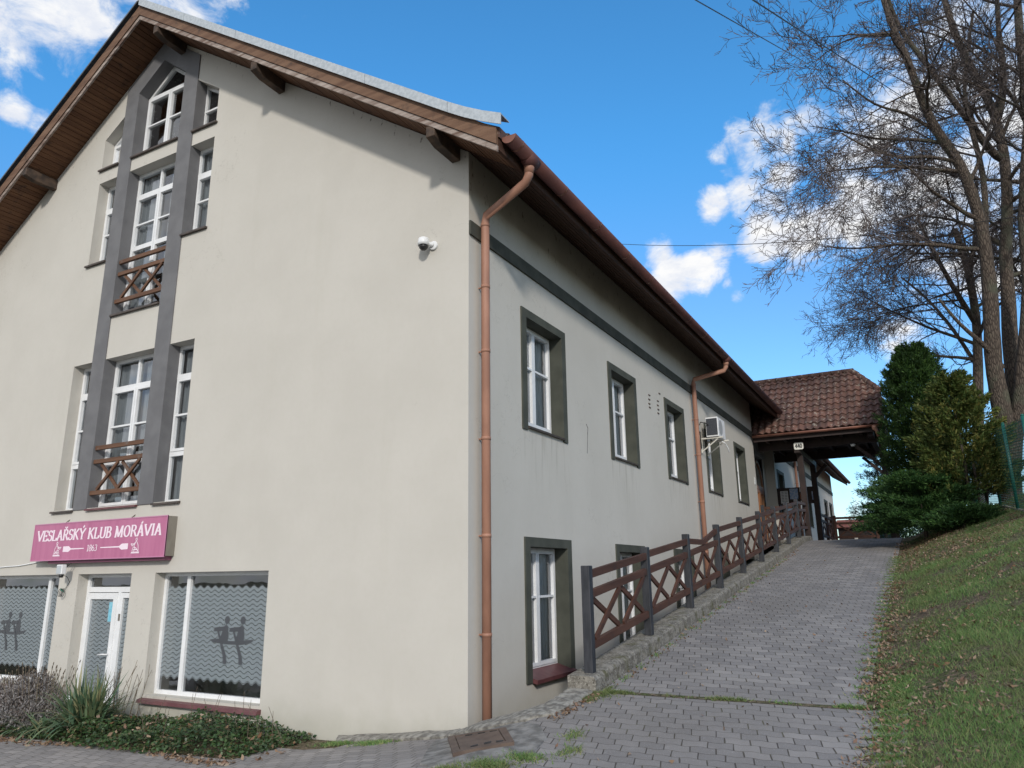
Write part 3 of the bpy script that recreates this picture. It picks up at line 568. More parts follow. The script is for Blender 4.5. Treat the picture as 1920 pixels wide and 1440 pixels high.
# ---- side wall windows: grey-olive surrounds, deep reveals
def sidewin(y, z0, z1, full=True, wid=1.16, upper=True):
    a, b2 = y, y+wid; m_ = (a+b2)/2; zt, zb = z1, z0; zm = zb+(zt-zb)*.60
    o = window(rect(a, b2, zb+.06, zt), TS, [], [], [(zm, .03, a+.08, m_-.04), (zm, .03, m_+.04, b2-.08)], [(a+.035, m_-.002, zb+.09, zt-.03), (m_+.002, b2-.035, zb+.09, zt-.03)], .05, [(a+.06, m_+.16, zb+.08, zt-.03), (m_+.24, b2-.05, zb+.08, zt-.03)])
    t = MB(); w_ = .145
    lo = zb-.06 if upper else zb-.05
    t.add([], []); pts = [(a-w_, lo), (a, lo), (a, zt), (b2, zt), (b2, lo), (b2+w_, lo), (b2+w_, zt+.125), (a-w_, zt+.125)]
    # extruded in x from -reveal depth to proud of the wall
    n = len(pts); P3 = [(.022, u, v) for u, v in pts] + [(-.262, u, v) for u, v in pts]
    tr = geometry.tessellate_polygon([[Vector((u, v, 0)) for u, v in pts]])
    t.add(P3, [tuple(x) for x in tr] + [tuple(i+n for i in x) for x in tr] + [(i, (i+1) % n, (i+1) % n+n, i+n) for i in range(n)]); t.build('trim', OLIVE, o, .003)
    s_ = MB()
    if upper: s_.prism([(.045, zb-.01), (-DEP, zb+.05), (-DEP, zb-.005), (.04, zb-.035)], 1, a+.003, b2-.003)
    else: s_.prism([(.085, zb-.015), (-DEP, zb+.065), (-DEP, zb-.01), (.08, zb-.065)], 1, a+.003, b2+.06)
    # prism axes order for ax=1 is (x,z)
    s_.build('sill', SILLD if upper else SILLM, o); return o
protoU = sidewin(0, 3.58, 5.15); protoL = sidewin(0, .33, 1.96, upper=False)
def copy_part(o, dy):
    c = o.copy(); col.objects.link(c); c.location = Vector(o.location)+Vector((0, dy, 0))
    for ch in list(o.children): d_ = ch.copy(); col.objects.link(d_); d_.parent = c
    return c
for i, y in enumerate(k5):
    if i: copy_part(protoU, y+.165); copy_part(protoL, y+.165)
for a in farw: copy_part(protoU, a[0])
protoU.location.y += k5[0]+.165; protoL.location.y += k5[0]+.165
# band
q = MB(); q.box(0, .03, .0, 17.1, 5.81, 6.0); q.box(0, .03, 21.4, LEN, 5.81, 6.0); hb(q, 'string_course', BANDM)
q = MB(); q.box(0, .022, LEN-.5, LEN+.02, -1, 6.7); 
def onside_pt(x, y): d = ray(x, y); return CAM + d*((0-CAM.x)/d.x)
for (x, y) in ((1217, 741), (1217, 749), (1217, 757), (1218, 764), (1233, 752), (1233, 760), (1234, 768), (1234, 775), (1236, 738)):
    p = onside_pt(x, y); q = MB(); q.box(0, .012, p.y-.05, p.y+.05, p.z-.012, p.z+.012); hb(q, 'wall_plug', RUST)
q = MB(); p0, p1, p2, p3 = onside_pt(1099, 795), onside_pt(1102, 803), onside_pt(1101.5, 815), onside_pt(1101, 850)
for a_, b_ in ((p0, p1), (p1, p2), (p2, p3)): q.beam((.002, a_.y, a_.z), (.002, b_.y, b_.z), .006 if a_ is not p2 else .003, .006)
hb(q, 'wall_crack', BLACKP)
# ---- entrance in the recess: dark timber double door with arched fanlight
q = MB(); T = lambda u, v, n: (-.36+n, u, v)
arch = [(18.78, 2.55), (20.32, 2.55), (20.32, 4.45)] + [(19.55+.77*math.cos(t), 4.45+.95*math.sin(t)) for t in np.linspace(.15, math.pi-.15, 9)] + [(18.78, 4.45)]
frame_strips(q, arch, .09, T, .02, -.07); ubox(q, T, 18.8, 20.3, 4.38, 4.50, .03, -.05); ubox(q, T, 19.51, 19.59, 2.6, 4.4, .028, -.05)
for a, b2 in ((18.88, 19.5), (19.6, 20.22)): frame_strips(q, rect(a, b2, 2.6, 4.37), .12, T, .025, -.04); ubox(q, T, a, b2, 2.62, 3.2, .01, -.04)
ed = hb(q, 'timber_door', DOORW)
g_ = MB(); g_.add([T(u, v, -.01) for u, v in arch], [tuple(range(len(arch)))]); g_.build('pane', GLASS, ed)
q = MB(); q.box(-.35, -.322, 18.4, 18.775, 2.4, 5.6); q.box(-.35, -.322, 20.34, 20.6, 2.4, 5.6); q.box(-.8, -.7, 18, 21, 2, 6); hb(q, 'door_surround', CANW)
q = MB(); q.box(-.32, 1.2, 17.35, 22.5, 2.38, 2.55); hb(q, 'entrance_landing', CONC)
q = MB(); q.box(.9, 1.12, 17.35, 22.5, -.6, 2.379); hb(q, 'landing_wall', CONC)
q = MB(); q.box(.0, .012, 16.95, 17.15, 4.28, 4.52); hb(q, 'wall_plate', PAPER)
# ---- roof
OV = .62; EX = .80; TH = .30
def rz(x): return ZC - S*x          # soffit line height for x>=RX
def roofprof(off):                   # right side profile points (x, z) from eave to ridge, slight flare at the foot
    return [(EX, rz(EX)+off+.06), (.25, rz(.25)+off+.0), (RX, ZR+off)]
y0r, y1r = -OV, LEN+1.0
q = MB()
for sgn in (1, -1):
    X_ = lambda x: x if sgn == 1 else 2*RX - x
    P = roofprof(TH-.05); Q = [(EX, rz(EX)+.17), (RX, ZR+.17)]
    poly = [(X_(a), b2) for a, b2 in P] + [(X_(RX), ZR+.17), (X_(EX), rz(EX)+.17)]
    q.prism(poly, 1, y0r+.03, y1r)
roof = hb(q, 'roof', TILE)
def tile_field(name, origin, du, dv, nrm, W, Lg, mat, parent, wtile=.30, htile=.345, clip=None, seg=6):
    # pantiles: origin lower-left corner, du across, dv up the slope
    du = Vector(du).normalized(); dv = Vector(dv).normalized(); nr = Vector(nrm).normalized(); O = Vector(origin); nc = int(math.ceil(W/wtile)); nrw = int(math.ceil(Lg/htile))
    V = []; F = []; vals = []
    for r in range(nrw):
        for c in range(nc):
            jit = rng.uniform(-.006, .006); tv = rng.random(); s0 = len(V); top_ = min((r+1)*htile+.03, Lg+.02)
            cols_ = []
            for k in range(seg+1):
                u = (c + k/seg)*wtile
                ph = k/seg; hh = .030*math.sin(ph*2*math.pi-.6) + .012
                for (v, lift) in ((r*htile, .045), (r*htile, .022), (top_, .0)):
                    p = O + du*min(u, W) + dv*v + nr*(hh + lift + jit); cols_.append(p)
            uc = (c+.5)*wtile; vc = (r+.5)*htile
            if clip and not clip(uc, vc): continue
            V += [cols_[k*3+j] for k in range(seg+1) for j in (1, 0, 2)]
            for k in range(seg):
                a = s0+k*3; F += [(a, a+3, a+4, a+1), (a+1, a+4, a+5, a+2)]; vals += [tv, tv]
    me = bpy.data.meshes.new(name); me.from_pydata(V, [], F); at2 = me.attributes.new('tile', 'FLOAT', 'FACE'); at2.data.foreach_set('value', vals); me.materials.append(mat)
    me.polygons.foreach_set('use_smooth', [False]*len(F))
    o = bpy.data.objects.new(name, me); col.objects.link(o); o.parent = parent; return o
# eave courses of the main roof (serrated edge above the gutter)
o = tile_field('roof_tiles', (EX-.03, y0r+.16, rz(EX)+TH-.035), (0, 1, 0), (-(EX-.25), 0, rz(.25)-rz(EX)-.06), (S, 0, 1), y1r-y0r-.2, 1.0, TILE, house, seg=4); o.location.z += .3
# boarded soffit along verge (two slopes) and along the eave
def boards(q, x0, x1, z0f, ya, yb, n):   # boards running along y? across slope steps
    pass
q = MB()
for sgn in (1, -1):
    n = 92; xa, xb = RX, EX-.02
    for i in range(n):
        a = xa+(xb-xa)*i/n; b2 = xa+(xb-xa)*(i+1)/n - .012; j = .006*((i*7919) % 5)/5
        A_, B_ = (a, b2) if sgn == 1 else (2*RX-a, 2*RX-b2)
        q.prism([(A_, rz(a)+.012+j), (B_, rz(b2)+.012+j), (B_, rz(b2)+.05), (A_, rz(a)+.05)], 1, -OV+.045, .02 if b2 < 0 else 17)
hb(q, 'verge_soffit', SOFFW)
q = MB()
for i in range(7):
    a = .02+i*.105; q.prism([(a, rz(a)+.004), (a+.095, rz(a+.095)+.004), (a+.095, rz(a+.095)+.04), (a, rz(a)+.04)], 1, .0, y1r-.05)
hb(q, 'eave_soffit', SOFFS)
q = MB(); q.prism([(EX-.06, rz(EX)+.02), (EX-.02, rz(EX)+.02), (EX-.02, rz(EX)+.2), (EX-.06, rz(EX)+.2)], 1, -OV+.05, y1r); q.build; hb(q, 'eave_fascia', SOFFS)
for nm, mt, o0, o1, ya, yb in (('verge_board', FASC, .058, .275, -OV-.005, -OV+.04), ('lower_verge_board', FASP, -.03, .052, -OV+.012, -OV+.045)):
    for sgn in (1, -1):
        q = MB(); X_ = lambda x: x if sgn == 1 else 2*RX-x
        q.prism([(X_(EX-.03), rz(EX-.03)+o0), (X_(EX-.03), rz(EX-.03)+o1), (RX, ZR+o1), (RX, ZR+o0)], 1, ya, yb); hb(q, nm, mt)
# zinc verge flashing, in lengths
for sgn in (1, -1):
    X_ = lambda x: x if sgn == 1 else 2*RX-x
    q = MB(); segs = 5; prof = [RX + (EX-RX)*i/segs for i in range(segs)] + [.25, EX+.06]; prof = sorted(set(prof)); 
    def tz(x): return rz(x)+TH + (.075*((x-.1)/.7)**2 if x > .1 else 0)
    xs_ = [RX+(.1-RX)*i/segs for i in range(segs+1)] + [.35, .6, EX+.06]
    for a, b2 in zip(xs_[:-1], xs_[1:]):
        g0 = .006 if a < .3 else 0
        for (ya, yb, za, zb) in ((-OV-.05, -OV-.038, -.065 if sgn == 1 else .045, .085), (-OV-.038, -OV+.16, .07, .085)):
            q.prism([(X_(a+g0), tz(a+g0)+za), (X_(b2), tz(b2)+za), (X_(b2), tz(b2)+zb), (X_(a+g0), tz(a+g0)+zb)], 1, ya, yb)
    q.box(RX-.05, RX+.05, -OV-.052, -OV+.15, ZR+TH+.03, ZR+TH+.088) if sgn == 1 else None
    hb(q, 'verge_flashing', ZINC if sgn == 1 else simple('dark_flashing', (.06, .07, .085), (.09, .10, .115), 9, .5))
# projecting purlin ends
for x in (-.22, -3.56, -6.62+.35, -9.75, -12.9) if False else (-.20, -3.55, -6.15, -9.75, -12.9):
    z = (rz(x) if x > RX else rz(2*RX-x))
    q = MB(); q.prism([(-.60, z-.17), (-.60, z-.015), (.1, z-.015), (.1, z-.22), (-.42, z-.22)], 0, x-.065, x+.065); hb(q, 'purlin_end', BEAMW, bevel=.01)
# ridge tiles
q = MB()
for i in range(int((y1r-y0r)/.38)):
    y = y0r+.1+i*.38; q.tube([(RX, y, ZR+TH+.0), (RX, y+.42, ZR+TH+.02)], [.12, .10], 10)
hb(q, 'ridge_tiles', TILE)
# gutter: half round with end cap and joint rings
def halfpipe(q, p, u, r, n=10, th=.006):
    vs = []
    for yy in (p, u):
        for k in range(n+1):
            t = math.pi + math.pi*k/n; vs.append((GX+r*math.cos(t), yy, GZ+r*math.sin(t)))
        for k in range(n+1):
            t = 2*math.pi - math.pi*k/n; vs.append((GX+(r-th)*math.cos(t), yy, GZ+(r-th)*math.sin(t)))
    m_ = 2*(n+1); q.add(vs, [(k, (k+1) % m_, (k+1) % m_+m_, k+m_) for k in range(m_)], True)
GX, GZ = EX+.085, rz(EX)+.20
q = MB(); halfpipe(q, -.52, 17.6, .095); n = 12; vs = [(GX+.095*math.cos(math.pi+math.pi*k/n), -.524, GZ+.095*math.sin(math.pi+math.pi*k/n)) for k in range(n+1)]; q.add(vs, [tuple(range(n+1))])
gut = hb(q, 'gutter', GUTTER, fix=False); md = gut.modifiers.new('s', 'SOLIDIFY'); md.thickness = .002
for y in [-.35, .9, 2.1, 3.3, 4.5, 5.7, 6.9, 8.1, 9.3, 10.5, 11.7, 12.9, 14.1, 15.3, 16.5]:
    q = MB(); halfpipe(q, y, y+.035, .101, 10, .01); q.build('joint', GUT2, gut, fix=False)
q = MB(); q.tube([(GX, -.525, GZ-.012), (GX, -.53, GZ-.012)], .001, 4); vs = [(GX+.097*math.cos(math.pi+math.pi*k/n), -.53, GZ+.097*math.sin(math.pi+math.pi*k/n)) for k in range(n+1)]; vs2 = [(a, b2+.008, c) for a, b2, c in vs]
q.add(vs+vs2, [tuple(range(n+1)), tuple(range(2*n+1, n, -1))]+[(i, i+1, i+n+2, i+n+1) for i in range(n)]); q.build('end_cap', GUT2, gut)
q = MB(); halfpipe(q, 21.8, y1r, .095); hb(q, 'gutter', GUTTER, fix=False)
def downpipe(y, ytop, zb, far=False, rad=.055):
    q = MB(); px = .10
    q.tube([(GX-.01, ytop, GZ-.09), (GX-.02, ytop, GZ-.22)], [.075, .058], 12); d_ = hb(q, 'downpipe', PIPE)
    q = MB(); q.tube([(GX-.02, ytop, GZ-.15), (GX-.02, ytop, GZ-.24), (GX-.07, ytop, GZ-.33), (px+.02, y, 6.14), (px, y, 6.03), (px, y, zb)], rad, 14); q.build('pipe', PIPE, d_)
    for z in (6.0, 5.15, 4.3, 3.2, 2.05, .95):
        if z > zb+.2: q = MB(); q.tube([(px, y, z-.02), (px, y, z+.02)], rad+.005, 14); q.box(0, px-.03, y-.01, y+.01, z-.008, z+.008); q.build('collar', PIPE, d_)
    q = MB(); q.tube([(GX, ytop-.12, GZ-.035), (GX, ytop, GZ-.06), (GX, ytop+.12, GZ-.035)], [.09, .105, .09], 12); q.build('outlet', GUTTER, d_)
downpipe(.24, .02, -.6); downpipe(10.05, 10.25, .0); downpipe(25.4, 25.4, 2.4)

# ------------------------------------------------------------------ entrance canopy
can = empty('entrance_canopy', (1.3, 18, 2.6)); tag(can, 'tiled half-hipped entrance canopy on dark timber posts spanning the top of the ramp', 'canopy')
CO = -Vector(can.location)
def cb(mb, name, mat, bevel=0, parent=None, **k):
    o = mb.build(name, mat, parent or can, bevel, **k)
    if parent is None: o.location = CO
    return o
CY0, CY1, CYR, CZE, CZR, CXE = 17.1, 21.7, 19.4, 5.86, 8.10, 3.83
sl_ = Vector((0, CYR-CY0, CZR-CZE)); SLn = sl_.length; nrm = (0, -(CZR-CZE), CYR-CY0)
KX, KZ = CXE, 7.12; RXE = 3.06        # half-hip: from (KX, KZ) up to the ridge end (RXE, CZR)
vk = (KZ-CZE)/(CZR-CZE)*SLn
def clipf(u, v):
    if v <= vk: return True
    return u < CXE+1.6 - (v-vk)/(SLn-vk)*(CXE-RXE) + .05
def clipf2(u, v):
    return clipf(u, v) and not (u-1.6 < EX-.1 and CZE+v/SLn*(CZR-CZE) > rz(u-1.6)+.25 + .0)
t1 = tile_field('roof_tiles', (-1.6+1.6, CY0, CZE), (1, 0, 0), tuple(sl_), nrm, CXE, SLn, TILE, can, wtile=.205, htile=.33, clip=lambda u, v: clipf(u+1.6, v)); t1.location = CO
q = MB()
q.add([(-1.4, CY0+.02, CZE-.02), (CXE-.02, CY0+.02, CZE-.02), (CXE-.02, CY0+.02+(KZ-CZE)/(CZR-CZE)*(CYR-CY0), KZ-.02), (RXE, CYR, CZR-.02), (-1.4, CYR, CZR-.02), (CXE-.02, CY1-.02, CZE-.02), (-1.4, CY1-.02, CZE-.02), (CXE-.02, CY1-.02-(KZ-CZE)/(CZR-CZE)*(CYR-CY0), KZ-.02)],
      [(0, 1, 2, 3, 4), (4, 3, 7, 5, 6), (2, 7, 3), (1, 5, 7, 2)]); cb(q, 'roof', TILE, fix=False)
q = MB(); q.box(.12, CXE-.08, CY0+.15, CY1-.15, CZE-.10, CZE-.05); cb(q, 'ceiling', CANW)
q = MB()
for (x0, x1, ya, yb, z0, z1) in ((.05, CXE-.1, CY0+.75, CY0+.93, CZE-.42, CZE-.11), (.05, CXE-.1, CY1-.93, CY1-.75, CZE-.42, CZE-.11), (CXE-.45, CXE-.28, CY0+.2, CY1-.2, CZE-.33, CZE-.105), (.05, CXE-.06, CY0+.04, CY0+.08, CZE-.22, CZE-.03), (1.22, 1.38, CY0+.3, CY1-.3, CZE-.62, CZE-.43)):
    cb(MB().box(x0, x1, ya, yb, z0, z1), 'beam', CANW, .006)
for x in np.arange(.4, 3.7, .55):
    cb(MB().box(x, x+.08, CY0+.1, CY1-.1, CZE-.22, CZE-.102), 'rafter', CANW)
for y in (18.0, 21.0):
    cb(MB().box(1.21, 1.39, y-.09, y+.09, 2.5, CZE-.6), 'post', CANW, .01); (cb(MB().beam((1.3, y, CZE-1.05), (1.75, y, CZE-.6), .12, .12), 'brace', CANW) if y > 20 else None)
    cb(MB().box(1.20, 1.40, y-.1, y+.1, 2.4, 2.62), 'post_foot', CONC)
    cb(MB().box(3.62, 3.76, y-.07, y+.07, 2.4, CZE-.42), 'post', CANW, .01)
    cb(MB().beam((3.69, y, CZE-1.2), (2.95, y, CZE-.45), .1, .1), 'brace', CANW)
# canopy gutter with short outlet, ridge and hip tiles
q = MB(); gy, gz = CY0-.07, CZE-.03; n = 8; vs = []
for x in (.06, CXE+.08):
    for k in range(n+1): t = math.pi+math.pi*k/n; vs.append((x, gy+.07*math.cos(t), gz+.07*math.sin(t)))
q.add(vs, [(k, k+1, k+n+2, k+n+1) for k in range(n)], True); q.add(vs[:n+1], [tuple(range(n+1))]); q.add(vs[n+1:], [tuple(range(n+1))])
cg = cb(q, 'gutter', GUT2, fix=False); md = cg.modifiers.new('s', 'SOLIDIFY'); md.thickness = .006
MB().tube([(CXE-.22, gy, gz-.03), (CXE-.22, gy, gz-.12), (CXE-.18, gy, gz-.17), (CXE-.14, gy+.03, gz-.36)], [.085, .07, .05, .05], 12).build('outlet_pipe', PIPE, cg)
q = MB()
for i in range(10): x = RXE+.05-i*.36; q.tube([(x, CYR, CZR+.02), (x-.38, CYR, CZR+.045)], [.105, .085], 10)
for yk in (CY0+(KZ-CZE)/(CZR-CZE)*(CYR-CY0), CY1-(KZ-CZE)/(CZR-CZE)*(CYR-CY0)):
    a = Vector((KX+.02, yk, KZ+.03)); b2 = Vector((RXE, CYR, CZR+.03))
    for i in range(5): q.tube([a.lerp(b2, i/5), a.lerp(b2, (i+1.15)/5)], [.10, .08], 10)
cb(q, 'ridge_tiles', TILE)
q = MB()
for sg, yb_ in ((1, CY0), (-1, CY1)):
    q.beam((CXE+.02, yb_+.02*sg, CZE+.02), (CXE+.02, yb_+sg*(KZ-CZE)/(CZR-CZE)*(CYR-CY0), KZ+.02), .07, .10)
cb(q, 'verge_tiles', TILE)
q = MB(); q.add([(2.75, 18.6, CZE-.15), (2.95, 18.6, CZE-.15), (2.95, 18.8, CZE-.15), (2.75, 18.8, CZE-.15)], [(0, 1, 2, 3)]); q.tube([(2.9, 17.9, CZE-.43), (2.9, 17.9, CZE-.5)], [.08, .05], 12); cb(q, 'ceiling_lamp', WHITE)
# house number plate on the first post
pl = empty('house_number_plate', (1.375, 17.38, 5.44)); tag(pl, 'small white enamel house number plate reading 440 above the canopy post', 'sign')
q = MB(); pts = []
for cx, cz, a0 in ((.10, .07, 0), (-.10, .07, 90), (-.10, -.07, 180), (.10, -.07, 270)):
    for t in (0, 30, 60, 90): pts.append((cx+.04*math.cos(R(a0+t)), cz+.04*math.sin(R(a0+t))))
q.prism(pts, 1, -.012, .012); q.build('plate', simple('enamel', (.78, .77, .70), None, rough=.3), pl, loc=(0, 0, 0))

# ------------------------------------------------------------------ strokes lettering
class Pen:
    def __init__(s, a, b_): s.a = a; s.b = b_; s.mb = MB(); s.k = 0
    def stroke(s, pts, ox, oz, sx, sz, shear=0, y=0, a=None, b_=None):
        A_, B_ = (a or s.a), (b_ or s.b); s.k += 1; yy = y-.00025*(s.k % 12)
        P = [Vector((ox+(p[0]+shear*p[1])*sx, oz+p[1]*sz)) for p in pts]
        n = len(P); Lf = []; Rt = []
        for i, p in enumerate(P):
            d = (P[min(i+1, n-1)]-P[max(i-1, 0)]).normalized(); nn = Vector((-d.y, d.x)); w_ = math.sqrt((A_*nn.x)**2+(B_*nn.y)**2)
            Lf.append(p+nn*w_); Rt.append(p-nn*w_)
        s.mb.add([(p.x, yy, p.y) for p in Lf+Rt], [(i, i+1, n+i+1, n+i) for i in range(n-1)])
def arc(cx, cy, rx, ry, a0, a1, n=12): return [(cx+rx*math.cos(R(a0+(a1-a0)*i/n)), cy+ry*math.sin(R(a0+(a1-a0)*i/n))) for i in range(n+1)]
def ser(x, y, w_=.17): return ('s', [(x-w_, y), (x+w_, y)])
G = {}
G['V'] = (.78, [[(.06, .97), (.40, .02)], [(.72, .97), (.40, .02)], ser(.08, .98, .13), ser(.70, .98, .11)])
G['E'] = (.66, [[(.14, 0), (.14, 1)], [(.10, .98), (.58, .98)], [(.12, .5), (.45, .5)], [(.10, .02), (.60, .02)], [(.57, .98), (.58, .80)], [(.59, .02), (.61, .22)], ser(.1, .98, .1), ser(.1, .02, .1), [(.44, .6), (.44, .4)]])
G['S'] = (.56, [arc(.28, .74, .19, .23, 35, 270, 14)[0:] + arc(.27, .26, .22, .25, 90, -145, 14), [(.46, .97), (.46, .78)], [(.04, .04), (.04, .24)]])
G['L'] = (.62, [[(.14, 0), (.14, 1)], [(.08, .02), (.56, .02)], [(.56, .02), (.59, .26)], ser(.14, .98, .12), ser(.12, .02, .1)])
G['A'] = (.76, [[(.12, .02), (.38, 1.0)], [(.38, 1.0), (.66, .02)], [(.20, .34), (.56, .34)], ser(.11, .02, .10), ser(.64, .02, .13)])
G['R'] = (.72, [[(.14, 0), (.14, 1)], [(.1, .98)] + arc(.34, .745, .20, .235, 90, -90, 10) + [(.14, .5)], [(.36, .5), (.62, .04)], ser(.12, .98, .1), ser(.14, .02, .12), ser(.64, .02, .08)])
G['K'] = (.76, [[(.14, 0), (.14, 1)], [(.60, .98), (.16, .45)], [(.30, .56), (.64, .02)], ser(.14, .98, .12), ser(.14, .02, .12), ser(.60, .98, .10), ser(.66, .02, .10)])
G['Y'] = (.74, [[(.08, .98), (.37, .48)], [(.68, .98), (.37, .48)], [(.37, .5), (.37, 0)], ser(.10, .98, .12), ser(.66, .98, .10), ser(.37, .02, .13)])
G['U'] = (.76, [[(.14, 1), (.14, .34)] + arc(.38, .30, .24, .28, 180, 360, 12) + [(.62, 1)], ser(.14, .98, .13), ser(.62, .98, .11)])
G['B'] = (.70, [[(.14, 0), (.14, 1)], [(.1, .98)] + arc(.33, .76, .19, .22, 90, -90, 10) + [(.14, .54)], [(.14, .52)] + arc(.34, .27, .22, .25, 90, -90, 10) + [(.1, .02)], ser(.1, .98, .1), ser(.1, .02, .1)])
G['M'] = (.98, [[(.14, .02), (.16, .98)], [(.16, .98), (.46, .04)], [(.46, .04), (.78, .98)], [(.80, .98), (.82, .02)], ser(.12, .98, .1), ser(.84, .98, .08), ser(.13, .02, .11), ser(.82, .02, .13)])
G['O'] = (.80, [arc(.40, .5, .29, .48, 90, 450, 24)])
G['I'] = (.36, [[(.18, 0), (.18, 1)], ser(.18, .98, .13), ser(.18, .02, .13)])
G['1'] = (.5, [[(.27, 0), (.27, 1)], [(.10, .84), (.27, .99)], ser(.27, .02, .14)])
G['8'] = (.56, [arc(.28, .74, .17, .24, 90, 450, 16), arc(.28, .26, .21, .25, 90, 450, 16)])
G['6'] = (.56, [arc(.28, .30, .20, .28, 90, 450, 16), arc(.46, .36, .38, .62, 105, 180, 8)])
G['3'] = (.54, [arc(.24, .74, .18, .23, 150, -80, 12), arc(.24, .27, .21, .25, 85, -150, 12)])
G['4'] = (.56, [[(.38, 0), (.38, 1)], [(.38, 1), (.05, .30)], [(.04, .30), (.54, .30)]])
G['0'] = (.56, [arc(.28, .5, .20, .48, 90, 450, 20)])
G[' '] = (.34, [])
ACC = {'Ř': ('R', 'v'), 'Ý': ('Y', 'a'), 'Á': ('A', 'a')}
def write(pen, text, x0, z0, width, h, shear=0, y=0, ser_h=.010):
    tot_ = sum(G[ACC.get(ch, (ch,))[0]][0] for ch in text); sx = width/tot_; x = x0
    for ch in text:
        bch, ac = ACC.get(ch, (ch, None)); wd, st = G[bch]
        for p in st:
            if isinstance(p, tuple): pen.stroke(p[1], x, z0, sx, h, shear, y, ser_h, ser_h)
            else: pen.stroke(p, x, z0, sx, h, shear, y)
        if ac == 'v': pen.stroke([(.16, 1.27), (.31, 1.10), (.46, 1.27)], x, z0, sx, h, shear, y, pen.a*.6, pen.a*.6)
        if ac == 'a': pen.stroke([(.36, 1.08), (.52, 1.28)], x, z0, sx, h, shear, y, pen.a*.75, pen.a*.6)
        x += wd*sx
p4 = Pen(.014, .008); write(p4, '440', -.105, -.065, .21, .13, 0, -.0135); p4.mb.build('digits', BLACKP, pl, fix=False)

# ------------------------------------------------------------------ sign box
SX0, SX1, SZ0, SZ1, SY = -8.29, -4.93, 1.92, 2.51, -.25
sg = empty('sign_box', ((SX0+SX1)/2, 0, SZ0)); tag(sg, 'pink illuminated sign box with white lettering over the white entrance door', 'sign'); SOF = -Vector(sg.location)
def sb(mb, name, mat, **k): o = mb.build(name, mat, sg, **k); o.location = SOF+Vector((-.135, .085, 0)); return o
q = MB(); q.box(SX0+.02, SX1-.001, -.235, -.02, SZ0+.012, SZ1-.006); sb(q, 'casing', SIGNS)
q = MB(); q.box(SX0, SX1, -.25, -.236, SZ0, SZ1); fc = sb(q, 'face_panel', PINK)
q = MB(); q.box(SX0+.42, SX1-.05, -.20, -.0, SZ0-.045, SZ0+.011); sb(q, 'underside_tray', simple('sign_underside', (.20, .06, .11), None, rough=.5))
q = MB()
for a in ((SX0, SX1, SZ1-.012, SZ1+.004), (SX0, SX1, SZ0-.004, SZ0+.012)): q.box(a[0], a[1], -.256, -.234, a[2], a[3])
for x in (SX0, SX1-.012): q.box(x, x+.012, -.2555, -.234, SZ0+.012, SZ1-.012)
sb(q, 'edge_trim', simple('sign_edge', (.50, .20, .34), None, rough=.4))
tw_ = lambda t: sum(G[ACC.get(ch, (ch,))[0]][0] for ch in t)
full = 'VESLAŘSKÝ KLUB MORÁVIA'; sc_ = 3.15/tw_(full); xx_ = SX0+.10
for word in ('VESLAŘSKÝ', 'KLUB', 'MORÁVIA'):
    pen = Pen(.021, .0085); write(pen, word, xx_, 2.235, tw_(word)*sc_, .165, .06, -.2515, .0085); sb(pen.mb, 'lettering', LETTER, fix=False); xx_ += (tw_(word)+tw_(' '))*sc_
pen = Pen(.0085, .0045); write(pen, '1863', -6.80, 2.045, .27, .095, .08, -.2515, .005); sb(pen.mb, 'year', LETTER, fix=False)
q = MB(); y = -.2515
def flat(pts, k=0): q.add([(a, y-.0003*k, b2) for a, b2 in pts], [tuple(range(len(pts)))])
zc = 2.09
flat([(-7.42, zc+.045), (-7.27, zc+.045), (-7.21, zc+.010), (-6.87, zc+.008), (-6.87, zc-.006), (-7.21, zc-.010), (-7.27, zc-.045), (-7.42, zc-.04)]); sb(q, 'oar', LETTER, fix=False); q = MB(); flat([(-5.93+.15, zc+.045), (-5.93, zc+.045), (-5.99, zc+.010), (-6.45, zc+.008), (-6.45, zc-.006), (-5.99, zc-.010), (-5.93, zc-.045), (-5.78, zc-.04)])
sb(q, 'oar', LETTER, fix=False)
for ox, m_ in ((-7.58, 1), (-5.60, -1)):        # small seated rowing figures in line work
    pen = Pen(.006, .006)
    for st in ([(-.10, -.10), (.10, -.10), (.08, -.085), (-.09, -.085), (-.10, -.10)], [(-.02, .16), (.01, .14), (0, .11), (-.03, .12), (-.02, .16)], [(-.01, .11), (-.06, .03), (-.075, -.07)], [(0, .10), (.03, .02), (.0, -.06)], [(0, .08), (.06, .05), (.11, .06)], [(.02, .05), (.08, .02), (.11, .06)], [(-.07, -.07), (-.01, -.01), (.05, .0), (.07, -.07)], [(-.05, -.05), (.02, -.04), (.04, -.08)], [(-.03, -.02), (.0, -.05), (.05, -.04)]):
        pen.stroke([(a*m_, b2) for a, b2 in st], ox, 2.075, 1, .85, 0, -.2515)
    sb(pen.mb, 'rower_emblem', LETTER, fix=False)
for x in (-7.62, -5.93):
    q = MB(); q.tube([(x-.07, -.13, SZ1-.01), (x+.0, -.09, SZ1+.06), (x+.02, -.03, SZ1+.10)], .006, 6); q.tube([(x+.02+.028*math.cos(t), -.03, SZ1+.125+.028*math.sin(t)) for t in np.linspace(0, 6.28, 12)], .006, 6, caps=False); q.tube([(x+.03, -.03, SZ1+.13), (x+.04, .0, SZ1+.12)], .007, 6); sb(q, 'eye_bolt', RUST)
o = MB().tube([(-8.25, -.02, 1.93), (-9.0, -.015, 1.86), (-10, -.015, 1.83), (-11, -.015, 1.84), (-12.5, -.015, 1.82)], .009, 6).build('cable', WHITE); tag(o, 'thin pale cable running along the gable wall left of the pink sign', 'cable')
